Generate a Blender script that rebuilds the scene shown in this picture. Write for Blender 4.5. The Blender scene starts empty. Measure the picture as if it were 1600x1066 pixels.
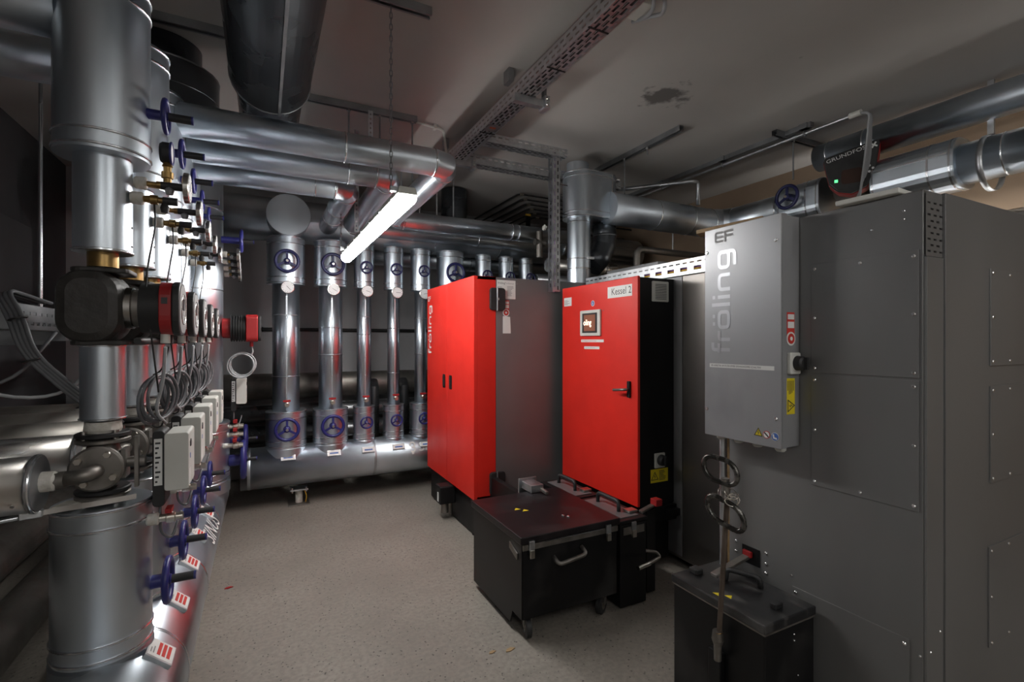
import bpy, math, random
from mathutils import Vector as V, Matrix
random.seed(7)
sc = bpy.context.scene
COL = sc.collection
# ------------------------------------------------------------------ camera, exposure, lamps
cam_d = bpy.data.cameras.new('camera'); cam = bpy.data.objects.new('camera', cam_d); COL.objects.link(cam)
cam.location = (0, 0, 1.4); cam.rotation_euler = (math.radians(90), 0, math.radians(-27.0))
cam_d.sensor_width = 36.0; cam_d.lens = 36.0 * 765 / 1600; cam_d.clip_start = 0.02
sc.camera = cam
sc.view_settings.view_transform = 'Standard'; sc.view_settings.look = 'None'
sc.view_settings.gamma = 1.0; sc.view_settings.use_curve_mapping = False
sc.view_settings.exposure = 0.95
w = bpy.data.worlds.new('world'); sc.world = w; w.use_nodes = True
w.node_tree.nodes['Background'].inputs[0].default_value = (0.02, 0.02, 0.022, 1)
sc.cycles.use_denoising = True
sc.cycles.max_bounces = 8; sc.cycles.sample_clamp_indirect = 6.0
LAMP = 20.0                       # diffuser emission of the batten lamps
TUBE = [  # (x, y, z, length, emission) batten lamps along y; the first is the one in view, the last an added hidden fill
    (0.585, 3.09, 2.055, 1.80, LAMP * 1.7), (-.15, -.95, 2.30, 1.56, LAMP), (1.75, -1.05, 2.5, 1.56, LAMP), (4.22, 1.5, 1.90, 1.56, LAMP * .8)]

# ------------------------------------------------------------------ materials
MATS = {}
def mat(name, c, r=.5, m=0., c2=None, ns=6., r2=None, bump=0., st=(1, 1, 1), lo=.35, hi=.65, em=0., spec=.5, detail=4., coat=0.):
    if name in MATS: return MATS[name]
    mt = bpy.data.materials.new(name); mt.use_nodes = True
    nt = mt.node_tree; b = nt.nodes['Principled BSDF']; L = nt.links
    b.inputs['Base Color'].default_value = (*c, 1); b.inputs['Roughness'].default_value = r
    b.inputs['Metallic'].default_value = m; b.inputs['Specular IOR Level'].default_value = spec
    b.inputs['Coat Weight'].default_value = coat
    if em:
        b.inputs['Emission Color'].default_value = (*c, 1); b.inputs['Emission Strength'].default_value = em
    if c2 or r2 or bump:
        tc = nt.nodes.new('ShaderNodeTexCoord'); mp = nt.nodes.new('ShaderNodeMapping'); mp.inputs['Scale'].default_value = st
        L.new(tc.outputs['Object'], mp.inputs[0])
        nz = nt.nodes.new('ShaderNodeTexNoise'); nz.inputs['Scale'].default_value = ns; nz.inputs['Detail'].default_value = detail
        L.new(mp.outputs[0], nz.inputs['Vector'])
        mr = nt.nodes.new('ShaderNodeMapRange'); mr.inputs[1].default_value = lo; mr.inputs[2].default_value = hi
        L.new(nz.outputs['Fac'], mr.inputs[0])
        if c2:
            mx = nt.nodes.new('ShaderNodeMix'); mx.data_type = 'RGBA'
            mx.inputs['A'].default_value = (*c, 1); mx.inputs['B'].default_value = (*c2, 1)
            L.new(mr.outputs[0], mx.inputs['Factor']); L.new(mx.outputs['Result'], b.inputs['Base Color'])
        if r2 is not None:
            m2 = nt.nodes.new('ShaderNodeMapRange'); m2.inputs[3].default_value = r; m2.inputs[4].default_value = r2
            L.new(mr.outputs[0], m2.inputs[0]); L.new(m2.outputs[0], b.inputs['Roughness'])
        if bump:
            bp = nt.nodes.new('ShaderNodeBump'); bp.inputs['Strength'].default_value = bump; bp.inputs['Distance'].default_value = .01
            L.new(nz.outputs['Fac'], bp.inputs['Height']); L.new(bp.outputs[0], b.inputs['Normal'])
    MATS[name] = mt
    return mt
ZINC = mat('zinc_jacket', (.53, .59, .65), .29, 1., (.68, .74, .80), 3.0, .42, .04, (1, 1, .35))
ZINC2 = mat('zinc_jacket_dull', (.44, .48, .52), .34, 1., (.55, .59, .63), 4.0, .46, .04)
ALU = mat('aluminium_jacket', (.52, .50, .47), .24, 1., (.66, .64, .60), 3.0, .36, .05)
DUST = mat('dusty_jacket', (.34, .32, .29), .42, .9, (.22, .205, .185), 5.0, .62, .05)
DKPIPE = mat('dark_glossy_pipe', (.20, .205, .215), .24, .85, (.27, .275, .285), 5., .34)
BLKDUCT = mat('black_duct', (.07, .077, .088), .24, .85, (.11, .12, .13), 3., .34)
RIM = mat('bright_seam', (.70, .72, .75), .25, 1.)
GALV = mat('galvanised_tray', (.52, .54, .56), .34, 1., (.66, .68, .70), 22., .46)
CHAN = mat('ceiling_channel', (.25, .26, .27), .42, .9, (.35, .36, .37), 9., .55)
STEEL = mat('worn_steel', (.20, .185, .165), .42, .9, (.30, .28, .26), 14., .55, .1)
SCREW = mat('screw_zinc', (.80, .80, .80), .25, 1.)
BRASS = mat('brass', (.42, .27, .10), .35, 1., (.30, .20, .085), 20.)
NICKEL = mat('nickel', (.62, .58, .52), .28, 1.)
RED = mat('red_powder_coat', (.70, .022, .012), .42, 0, (.62, .018, .010), 3., .50, spec=.45)
REDP = mat('red_plastic', (.34, .012, .013), .45, 0, (.28, .01, .011), 9.)
GREYC = mat('grey_boiler_panel', (.20, .20, .205), .42, .55, (.235, .235, .24), 2.2, .5)
SEPM = mat('metallic_grey_lacquer', (.185, .183, .182), .36, .45, (.225, .222, .22), 2.0, .44, st=(1, 1, .4))
BOXM = mat('silver_lacquer', (.36, .365, .375), .38, .5, (.28, .28, .29), 3.4, .46, lo=.5, hi=.8)
COVER = mat('grey_cover', (.20, .205, .21), .45, .6)
BLACK = mat('black_powder_coat', (.006, .006, .0065), .40, 0, (.010, .0095, .010), 5., .5, spec=.3)
BINM = mat('black_bin_steel', (.006, .006, .0065), .38, 0, (.045, .042, .04), 3.2, .6, .03, lo=.52, hi=.82, spec=.3)
LIDD = mat('ash_dusted_lid', (.012, .012, .013), .38, 0, (.10, .095, .09), 7.0, .7, .05, (1.6, .6, 1), lo=.52, hi=.76)
LIDM = mat('lid_lacquer', (.009, .007, .008), .34, .0, (.03, .026, .027), 5., .5, lo=.5, hi=.85, spec=.35)
RUBB = mat('rubber_black', (.012, .012, .013), .55, 0, (.022, .022, .022), 12.)
FOAM = mat('black_foam_shell', (.022, .020, .018), .42, 0, (.035, .032, .029), 26., .6, .25)
BLUE = mat('blue_plastic', (.018, .02, .135), .38, 0, (.025, .027, .175), 8.)
NAVY = mat('dark_blue_plastic', (.014, .016, .075), .38, 0, (.02, .022, .1), 8.)
WHT = mat('white_plastic', (.62, .62, .58), .42, 0, (.54, .54, .50), 6.)
PAPER = mat('white_sticker', (.72, .72, .70), .5)
PAPERR = mat('red_print', (.55, .04, .03), .5)
INK = mat('dark_print', (.03, .03, .032), .5)
INKG = mat('grey_print', (.30, .30, .30), .5)
BLUEP = mat('blue_print', (.05, .13, .42), .5)
YEL = mat('yellow_sticker', (.70, .56, .02), .45)
WOOL = mat('insulation_wrap', (.46, .44, .38), .7, 0, (.60, .58, .54), 45., None, .5)
CABLE = mat('grey_cable', (.085, .088, .095), .45, 0, (.12, .123, .13), 10.)
CABLEW = mat('pale_cable', (.33, .34, .35), .45)
WIRE = mat('black_wire', (.012, .012, .012), .45)
DIAL = mat('dial_white', (.70, .71, .72), .4)
CASE = mat('gauge_case', (.52, .50, .47), .25, 1.)
SCREEN = mat('touch_screen', (.05, .028, .022), .2); SCREENB = mat('lit_screen', (.16, .06, .035), .3, em=.35)
SCREENW = mat('screen_glow', (1., .78, .55), .4, em=1.6)
GREENL = mat('green_led', (.1, .9, .25), .4, em=1.)
WOODM = mat('wood_offcut', (.30, .19, .09), .6, 0, (.38, .25, .13), 9., st=(1, 6, 6))
SILV = mat('silver_letter', (.50, .51, .53), .34, .9)
PURP = mat('purple_cable', (.14, .05, .20), .5)
YELC = mat('yellow_cable', (.55, .33, .03), .5)
ORNG = mat('orange_mark', (.6, .12, .04), .5)

def wall_mat(name, c, c2, ns, rough=.75, bump=.08):
    return mat(name, c, rough, 0, c2, ns, None, bump, detail=6.)
WALLG = wall_mat('grey_wall_paint', (.40, .40, .41), (.46, .46, .47), 2.5)
WALLD = wall_mat('dark_wall_paint', (.075, .075, .08), (.095, .095, .10), 2.5)
WALLW = wall_mat('tan_wall_render', (.30, .215, .15), (.34, .25, .175), 2.5)

def floor_material():
    mt = bpy.data.materials.new('concrete_floor'); mt.use_nodes = True
    nt = mt.node_tree; L = nt.links; b = nt.nodes['Principled BSDF']; b.inputs['Roughness'].default_value = .62
    tc = nt.nodes.new('ShaderNodeTexCoord')
    def noise(s, d=6.):
        n = nt.nodes.new('ShaderNodeTexNoise'); n.inputs['Scale'].default_value = s; n.inputs['Detail'].default_value = d
        L.new(tc.outputs['Object'], n.inputs['Vector']); return n
    def rng(src, lo, hi, a=0., z=1.):
        m = nt.nodes.new('ShaderNodeMapRange'); m.inputs[1].default_value = lo; m.inputs[2].default_value = hi
        m.inputs[3].default_value = a; m.inputs[4].default_value = z; L.new(src, m.inputs[0]); return m.outputs[0]
    def mix(f, A, B):
        m = nt.nodes.new('ShaderNodeMix'); m.data_type = 'RGBA'; L.new(f, m.inputs['Factor'])
        for k, q in (('A', A), ('B', B)):
            if isinstance(q, tuple): m.inputs[k].default_value = (*q, 1)
            else: L.new(q, m.inputs[k])
        return m.outputs['Result']
    n1 = noise(1.3); n2 = noise(48.); n3 = noise(75., 2.); n4 = noise(7.)
    c = mix(rng(n1.outputs['Fac'], .35, .65), (.205, .182, .155), (.275, .247, .214))
    c = mix(rng(n2.outputs['Fac'], .40, .62, 0., .55), c, (.17, .153, .134))
    c = mix(rng(n4.outputs['Fac'], .55, .72, 0., .5), c, (.185, .165, .143))
    vo = nt.nodes.new('ShaderNodeTexVoronoi'); vo.inputs['Scale'].default_value = 46.; L.new(tc.outputs['Object'], vo.inputs['Vector'])
    sp = nt.nodes.new('ShaderNodeMath'); sp.operation = 'MULTIPLY'
    L.new(rng(vo.outputs['Distance'], .14, .24, 1., 0.), sp.inputs[0]); L.new(rng(n3.outputs['Fac'], .46, .54), sp.inputs[1])
    c = mix(sp.outputs[0], c, (.06, .052, .045))
    L.new(c, b.inputs['Base Color'])
    bp = nt.nodes.new('ShaderNodeBump'); bp.inputs['Strength'].default_value = .25; bp.inputs['Distance'].default_value = .006
    L.new(n2.outputs['Fac'], bp.inputs['Height']); L.new(bp.outputs[0], b.inputs['Normal'])
    return mt
def ceiling_material():
    mt = bpy.data.materials.new('ceiling_plaster'); mt.use_nodes = True
    nt = mt.node_tree; L = nt.links; b = nt.nodes['Principled BSDF']; b.inputs['Roughness'].default_value = .8
    tc = nt.nodes.new('ShaderNodeTexCoord')
    n1 = nt.nodes.new('ShaderNodeTexNoise'); n1.inputs['Scale'].default_value = 1.1; n1.inputs['Detail'].default_value = 5.
    L.new(tc.outputs['Object'], n1.inputs['Vector'])
    mr = nt.nodes.new('ShaderNodeMapRange'); mr.inputs[1].default_value = .35; mr.inputs[2].default_value = .65; L.new(n1.outputs['Fac'], mr.inputs[0])
    mx = nt.nodes.new('ShaderNodeMix'); mx.data_type = 'RGBA'; mx.inputs['A'].default_value = (.44, .42, .40, 1); mx.inputs['B'].default_value = (.50, .48, .455, 1)
    L.new(mr.outputs[0], mx.inputs['Factor'])
    # soot stain around a patched hole
    n2 = nt.nodes.new('ShaderNodeTexNoise'); n2.inputs['Scale'].default_value = 11.; n2.inputs['Detail'].default_value = 5.
    L.new(tc.outputs['Object'], n2.inputs['Vector'])
    vs = nt.nodes.new('ShaderNodeVectorMath'); vs.operation = 'DISTANCE'; vs.inputs[1].default_value = (2.27, 2.33, 2.95)
    L.new(tc.outputs['Object'], vs.inputs[0])
    m3 = nt.nodes.new('ShaderNodeMapRange'); m3.inputs[1].default_value = .04; m3.inputs[2].default_value = .26; m3.inputs[3].default_value = .72; m3.inputs[4].default_value = .25
    L.new(vs.outputs['Value'], m3.inputs[0])
    ad = nt.nodes.new('ShaderNodeMath'); ad.operation = 'SUBTRACT'; L.new(m3.outputs[0], ad.inputs[0]); L.new(n2.outputs['Fac'], ad.inputs[1])
    m4 = nt.nodes.new('ShaderNodeMapRange'); m4.inputs[1].default_value = 0.; m4.inputs[2].default_value = .16; m4.inputs[4].default_value = .75
    L.new(ad.outputs[0], m4.inputs[0])
    m5 = nt.nodes.new('ShaderNodeMix'); m5.data_type = 'RGBA'; m5.inputs['B'].default_value = (.045, .04, .038, 1)
    L.new(m4.outputs[0], m5.inputs['Factor']); L.new(mx.outputs['Result'], m5.inputs['A']); L.new(m5.outputs['Result'], b.inputs['Base Color'])
    bp = nt.nodes.new('ShaderNodeBump'); bp.inputs['Strength'].default_value = .06; L.new(n2.outputs['Fac'], bp.inputs['Height']); L.new(bp.outputs[0], b.inputs['Normal'])
    return mt

# ------------------------------------------------------------------ mesh builder
def frame(d):
    d = V(d).normalized(); a = V((0, 0, 1)) if abs(d.z) < .9 else V((1, 0, 0))
    u = a.cross(d).normalized(); return u, d.cross(u).normalized(), d
class MB:
    def __init__(s): s.v = []; s.f = []; s.sm = []
    def face(s, idx, sm=False): s.f.append(idx); s.sm.append(sm)
    def add(s, pts): n = len(s.v); s.v += [tuple(p) for p in pts]; return n
    def quad(s, *p): n = s.add(p); s.face(tuple(range(n, n + len(p)))); return s
    def box(s, a, b):
        x0, x1 = sorted((a[0], b[0])); y0, y1 = sorted((a[1], b[1])); z0, z1 = sorted((a[2], b[2]))
        n = s.add([(x, y, z) for z in (z0, z1) for y in (y0, y1) for x in (x0, x1)])
        for q in ((0, 2, 3, 1), (4, 5, 7, 6), (0, 1, 5, 4), (2, 6, 7, 3), (0, 4, 6, 2), (1, 3, 7, 5)): s.face(tuple(n + i for i in q))
        return s
    def obox(s, o, u, v, w):   # box from corner o along three edge vectors
        o, u, v, w = V(o), V(u), V(v), V(w)
        n = s.add([o + u * i + v * j + w * k for k in (0, 1) for j in (0, 1) for i in (0, 1)])
        fl = u.cross(v).dot(w) < 0
        for q in ((0, 2, 3, 1), (4, 5, 7, 6), (0, 1, 5, 4), (2, 6, 7, 3), (0, 4, 6, 2), (1, 3, 7, 5)):
            q = tuple(n + i for i in q); s.face(q[::-1] if fl else q)
        return s
    def ring(s, c, u, v, r, n): c = V(c); return s.add([c + (u * math.cos(6.283185307 * i / n) + v * math.sin(6.283185307 * i / n)) * r for i in range(n)])
    def bridge(s, a, b, n, sm=True):
        for i in range(n): j = (i + 1) % n; s.face((a + i, a + j, b + j, b + i), sm)
    def lathe(s, prof, p0, d, n=24, caps=True, sharp=True):   # prof: [(t, r)] along d from p0
        u, v, w_ = frame(d); p0 = V(p0)
        for k in range(len(prof) - 1):
            (t0, r0), (t1, r1) = prof[k], prof[k + 1]
            a = s.ring(p0 + w_ * t0, u, v, max(r0, 1e-5), n); b = s.ring(p0 + w_ * t1, u, v, max(r1, 1e-5), n); s.bridge(a, b, n)
        if caps:
            t, r = prof[0]
            if r > 1e-4: a = s.ring(p0 + w_ * t, u, v, r, n); s.face(tuple(a + i for i in range(n))[::-1])
            t, r = prof[-1]
            if r > 1e-4: a = s.ring(p0 + w_ * t, u, v, r, n); s.face(tuple(a + i for i in range(n)))
        return s
    def cyl(s, p0, p1, r, r1=None, n=16, caps=True):
        p0, p1 = V(p0), V(p1); return s.lathe([(0, r), ((p1 - p0).length, r if r1 is None else r1)], p0, p1 - p0, n, caps)
    def torus(s, c, d, R, r, n=24, m=8, arc=6.283185307, start=0.):
        u, v, w_ = frame(d); c = V(c); full = arc > 6.28; k = n if full else n + 1; rs = []
        for i in range(k):
            t = start + arc * i / n; e = u * math.cos(t) + v * math.sin(t)
            rs.append(s.ring(c + e * R, e, w_, r, m))
        for i in range(n): s.bridge(rs[(i + 1) % k], rs[i], m)
        return s
    def segtube(s, pts, r, n=20, caps=True):   # straight jacket pieces with mitred, crisp joints
        pts = [V(p) for p in pts]; u = None
        dirs = [(pts[i + 1] - pts[i]).normalized() for i in range(len(pts) - 1)]
        for i, d in enumerate(dirs):
            if u is None: u, v, _ = frame(d)
            else: u = (u - d * u.dot(d)).normalized(); v = d.cross(u)
            rings = []
            for end in (0, 1):
                p = pts[i + end]; k = i - 1 if end == 0 else i + 1
                nrm = (d + dirs[k]).normalized() if 0 <= k < len(dirs) else d
                ps = []
                for q in range(n):
                    a = 6.283185307 * q / n; e = (u * math.cos(a) + v * math.sin(a)) * r
                    e = e - d * (e.dot(nrm) / d.dot(nrm)); ps.append(p + e)
                rings.append(s.add(ps))
            s.bridge(rings[0], rings[1], n)
            if caps and i == 0: s.face(tuple(rings[0] + q for q in range(n))[::-1])
            if caps and i == len(dirs) - 1: s.face(tuple(rings[1] + q for q in range(n)))
        return s
    def tube(s, pts, r, n=8, caps=True, closed=False):
        pts = [V(p) for p in pts]; N = len(pts); u = None; rs = []
        for i in range(N):
            a = pts[(i - 1) % N] if (i or closed) else pts[0]; b = pts[(i + 1) % N] if (i < N - 1 or closed) else pts[-1]
            d = (b - a).normalized()
            if u is None: u, v, _ = frame(d)
            else: u = (u - d * u.dot(d)).normalized(); v = d.cross(u)
            rs.append(s.ring(pts[i], u, v, r, n))
        for i in range(N if closed else N - 1): s.bridge(rs[i], rs[(i + 1) % N], n)
        if caps and not closed:
            s.face(tuple(rs[0] + q for q in range(n))[::-1]); s.face(tuple(rs[-1] + q for q in range(n)))
        return s
    def prism(s, poly, o, u, v, w_):
        o, u, v, w_ = V(o), V(u), V(v), V(w_); n = len(poly)
        a = s.add([o + u * x + v * y for x, y in poly]); b = s.add([o + u * x + v * y + w_ for x, y in poly])
        fl = u.cross(v).dot(w_) < 0
        q0 = tuple(a + i for i in range(n)); q1 = tuple(b + i for i in range(n))
        s.face(q0 if fl else q0[::-1]); s.face(q1[::-1] if fl else q1)
        for i in range(n):
            j = (i + 1) % n; q = (a + i, a + j, b + j, b + i); s.face(q[::-1] if fl else q)
        return s
    def ribbon(s, path, wd, o, u, v, closed=False):   # flat stroke in the u,v plane
        o, u, v = V(o), V(u), V(v); P = [V((x, y)) for x, y in path]; N = len(P); Lp = []; Rp = []
        for i in range(N):
            a = P[i - 1] if (i or closed) else P[0]; b = P[(i + 1) % N] if (i < N - 1 or closed) else P[-1]
            d1 = (P[i] - a); d2 = (b - P[i]); d1 = d1.normalized() if d1.length > 1e-9 else d2.normalized(); d2 = d2.normalized() if d2.length > 1e-9 else d1
            t = (d1 + d2).normalized(); nn = V((-t.y, t.x)); k = wd / 2 / max(.5, nn.dot(V((-d1.y, d1.x))))
            Lp.append(P[i] + nn * k); Rp.append(P[i] - nn * k)
        a = s.add([o + u * p.x + v * p.y for p in Lp]); b = s.add([o + u * p.x + v * p.y for p in Rp])
        for i in range(N if closed else N - 1): j = (i + 1) % N; s.face((b + i, b + j, a + j, a + i))
        return s
    def mesh(s, name):
        me = bpy.data.meshes.new(name); me.from_pydata(s.v, [], s.f); me.polygons.foreach_set('use_smooth', s.sm); me.update(); return me
    def build(s, name, mt, parent=None, key=None, **kw):
        me = CACHE.get(key) if key else None
        if me is None:
            me = s.mesh(name); me.materials.append(mt)
            if key: CACHE[key] = me
        return link(name, me, parent, **kw)
CACHE = {}
def link(name, me, parent=None, label=None, cat=None, group=None, kind=None, bevel=0., solid=0., loc=None):
    o = bpy.data.objects.new(name, me); COL.objects.link(o)
    if parent: o.parent = parent
    if loc: o.location = loc
    for k, x in (('label', label), ('category', cat), ('group', group), ('kind', kind)):
        if x: o[k] = x
    if solid:
        m = o.modifiers.new('solidify', 'SOLIDIFY'); m.thickness = solid; m.offset = 0
    if bevel:
        m = o.modifiers.new('bevel', 'BEVEL'); m.width = bevel; m.segments = 2; m.limit_method = 'ANGLE'; m.harden_normals = False
    return o
def thing(name, label, cat, loc=(0, 0, 0), rotz=0., group=None):
    o = bpy.data.objects.new(name, None); COL.objects.link(o); o.location = loc; o.rotation_euler = (0, 0, rotz); o.empty_display_size = .05
    o['label'] = label; o['category'] = cat
    if group: o['group'] = group
    return o
X_, Y_, Z_ = V((1, 0, 0)), V((0, 1, 0)), V((0, 0, 1))
def arc(cx, cy, r, a0, a1, n=6): return [(cx + r * math.cos(math.radians(a0 + (a1 - a0) * i / n)), cy + r * math.sin(math.radians(a0 + (a1 - a0) * i / n))) for i in range(n + 1)]
def rrect(x0, y0, x1, y1, r, n=4):
    return arc(x1 - r, y0 + r, r, -90, 0, n) + arc(x1 - r, y1 - r, r, 0, 90, n) + arc(x0 + r, y1 - r, r, 90, 180, n) + arc(x0 + r, y0 + r, r, 180, 270, n)
def bend(pts, rad=.1, n=4):   # round the corners of a polyline in 3D
    pts = [V(p) for p in pts]; out = [pts[0]]
    for i in range(1, len(pts) - 1):
        a = (pts[i - 1] - pts[i]); b = (pts[i + 1] - pts[i]); k = min(rad, a.length * .49, b.length * .49); a.normalize(); b.normalize()
        p0 = pts[i] + a * k; p2 = pts[i] + b * k
        for j in range(n + 1):
            t = j / n; out.append(p0 * (1 - t) ** 2 + pts[i] * 2 * t * (1 - t) + p2 * t * t)
    out.append(pts[-1]); return out
def text(name, s, size, o, u, v, mt, parent, align='LEFT', sx=1., label=None):
    cu = bpy.data.curves.new('t', 'FONT'); cu.body = s; cu.size = size; cu.align_x = align; cu.align_y = 'CENTER'; cu.resolution_u = 3
    ob = bpy.data.objects.new('t', cu); COL.objects.link(ob)
    dg = bpy.context.evaluated_depsgraph_get(); me = bpy.data.meshes.new_from_object(ob.evaluated_get(dg))
    bpy.data.objects.remove(ob); bpy.data.curves.remove(cu)
    u, v, o = V(u).normalized(), V(v).normalized(), V(o)
    me.materials.clear(); me.materials.append(mt); n = u.cross(v)
    me.transform(Matrix(((u.x * sx, v.x, n.x, o.x), (u.y * sx, v.y, n.y, o.y), (u.z * sx, v.z, n.z, o.z), (0, 0, 0, 1))))
    return link(name, me, parent, label=label)
def perf(mb, o, u, v, L, rows, W):
    """sheet of length L along u, width W along v with rows of slots (v0, v1, pitch, slot, offset)"""
    o, u, v = V(o), V(u).normalized(), V(v).normalized(); y = 0.
    def q(a0, a1, b0, b1):
        if a1 - a0 > 1e-5 and b1 - b0 > 1e-5: mb.quad(o + u * a0 + v * b0, o + u * a1 + v * b0, o + u * a1 + v * b1, o + u * a0 + v * b1)
    for (v0, v1, pitch, slot, off) in rows:
        q(0, L, y, v0); x = 0.; p = off
        while p < L:
            q(x, p, v0, v1); x = min(L, p + slot); p += pitch
        q(x, L, v0, v1); y = v1
    q(0, L, y, W)
    return mb
ORD = ['nearest', 'second nearest', 'third nearest', 'fourth nearest', 'farthest']

# ------------------------------------------------------------------ room
RX0, RX1, RY0, RY1, CZ = -1.55, 4.3, -2.2, 5.65, 2.95
def struct(name, a, b, m): return MB().box(a, b).build(name, m, kind='structure')
struct('floor', (RX0 - .1, RY0 - .1, -.1), (RX1 + .1, RY1 + .1, 0), floor_material())
struct('ceiling', (RX0 - .1, RY0 - .1, CZ), (RX1 + .1, RY1 + .1, CZ + .1), ceiling_material())
struct('wall_back', (RX0 - .1, RY1, 0), (RX1 + .1, RY1 + .1, CZ), WALLG)
struct('wall_left', (RX0 - .1, RY0, 0), (RX0, RY1, CZ), WALLD)
struct('wall_right', (RX1, RY0, 0), (RX1 + .1, RY1, CZ), WALLW)
struct('wall_front', (RX0, RY0 - .1, 0), (RX1, RY0, CZ), wall_mat('pale_wall_paint', (.60, .59, .57), (.66, .65, .63), 2.5))
d_ = struct('reflector_door', (2.2, RY0, 0), (3.9, RY0 + .05, 2.1), mat('reflector_door_brown', (.16, .09, .05), .5, 0, (.20, .115, .065), 5., st=(6, 1, 1)))  # unseen door, added so the separator's side panel picks up a brown reflection
MB().box((3.0, RY0 + .05, 1.0), (3.04, RY0 + .10, 1.12)).build('reflector_door_handle', CHAN, d_)

# ------------------------------------------------------------------ shared small builders
def handwheel(parent, c, d, R, mt, spindle=.07, sleeve=True, tube_r=None, key=None):
    c, d = V(c), V(d).normalized(); tr = tube_r or R * .155; u, v, _ = frame(d)
    rim = MB().torus(c, d, R, tr, 28, 8).build('handwheel', mt, parent, key and key + 'rim')
    MB().lathe([(-R * .22, R * .26), (R * .12, R * .26), (R * .2, R * .14)], c, d, 14).build('hub', mt, rim, key and key + 'hub')
    for k in range(3):
        a = math.radians(90 + 120 * k); e = u * math.cos(a) + v * math.sin(a); t = d.cross(e)
        MB().obox(c + e * R * .18 - t * R * .1 - d * R * .08, e * R * .78, t * R * .2, d * R * .14).build('spoke', mt, rim, key and key + 'spoke%d' % k)
    MB().cyl(c - d * spindle, c - d * R * .2, R * .33, n=14).build('bonnet', mt, rim, key and key + 'bonnet')
    if sleeve:
        p = c + d * R * .15
        MB().cyl(p, p + d * .062, .0135, n=12).build('sleeve', RUBB, rim, key and key + 'sl')
        MB().cyl(p + d * .062, p + d * .068, .0138, n=12).build('end_cap', mt, rim, key and key + 'cap')
    else:
        MB().lathe([(0, R * .14), (R * .12, R * .12)], c + d * R * .18, d, 10).build('nut', NICKEL, rim, key and key + 'nut')
    return rim
def band(parent, c, d, r, wd=.008, h=.004, name='seam_band', mt=None, n=28, key=None):
    c, d = V(c), V(d).normalized()
    return MB().lathe([(-wd / 2, r - .002), (-wd / 2, r + h * .6), (-wd * .25, r + h), (wd * .25, r + h), (wd / 2, r + h * .6), (wd / 2, r - .002)], c, d, n, False).build(name, mt or RIM, parent, key)
def red_cock(parent, p, d, s=1., key=None, name='drain_cock'):
    """small ball valve: nickel body along d with a red lever on top"""
    p, d = V(p), V(d).normalized()
    b = MB().lathe([(0, .011 * s), (.018 * s, .011 * s), (.02 * s, .016 * s), (.04 * s, .016 * s), (.042 * s, .012 * s), (.06 * s, .012 * s)], p, d, 12).build(name, NICKEL, parent, key and key + 'b')
    side = Z_.cross(d)
    MB().obox(p + d * .018 * s - side * .022 * s + Z_ * .018 * s, d * .016 * s, side * .044 * s, Z_ * .012 * s).cyl(p + d * .028 * s, p + d * .028 * s + Z_ * .02 * s, .006 * s, n=8).build('red_lever', REDP, b, key and key + 'l')
    return b
def gauge(label, p, d, R, stem, group=None, needle=.6, wrap=True, key=None, cat='thermometer'):
    """dial thermometer on a stem; p is where the stem leaves the pipe, d the way it looks"""
    d = V(d).normalized(); u, v, _ = frame(d)
    t = thing('dial_thermometer', label, cat, p, 0, group); c = d * stem
    MB().lathe([(0, R * .75), (.004, R), (.018, R), (.02, R * .93)], c, d, 24).build('case', CASE, t, key and key + 'c')
    dl = MB().lathe([(0, R * .9), (.001, R * .9)], c + d * .0195, d, 24).build('dial', DIAL, t, key and key + 'd')
    m = MB()
    for k in range(11):
        a = math.radians(-225 + 27 * k); e = u * math.cos(a) + v * math.sin(a); f = d.cross(e)
        m.obox(c + d * .0205 + e * R * .68 - f * R * .02, e * R * .14, f * R * .04, d * .0004)
    m.build('scale_marks', INK, dl, key and key + 'm')
    e = u * math.cos(needle) + v * math.sin(needle); f = d.cross(e)
    MB().obox(c + d * .0207 - e * R * .25 - f * R * .03, e * R * .85, f * R * .06, d * .0006).build('needle', INK, dl)
    MB().lathe([(0, .009), (stem * .45, .009), (stem * .46, .012), (stem * .55, .012)], (0, 0, 0), d, 10).build('stem', BRASS, t, key and key + 's')
    sv = MB().cyl(d * stem * .55, c, .0125, n=10).build('isolating_valve', RUBB, t, key and key + 'iv')
    if wrap: MB().lathe([(0, .009), (.014, .014), (.028, .010)], d * stem * .72, -Z_, 10).build('valve_knob', CHAN, sv, key and key + 'vk')
    if wrap:
        MB().lathe([(0, .016), (.006, .02), (.03, .021), (.034, .017)], d * .002, d, 12).build('insulation_collar', WOOL, t, key and key + 'w')
    return t
def jacket(name, label, pts, r, bands=(), mt=ZINC, cat='pipe', group=None, n=24, rivets=False, brad=0., bmat=None):
    """insulated pipe: a sheet jacket along pts with seam bands (list of (point, dir))"""
    t = thing(name, label, cat, pts[0], 0, group); o = V(pts[0])
    P = [V(p) - o for p in (bend(pts, brad, 3) if brad else pts)]
    MB().segtube(P, r, n).build('jacket', mt, t)
    for p, d in bands: band(t, V(p) - o, d, r, mt=bmat or mt if bmat else RIM)
    return t
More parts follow.
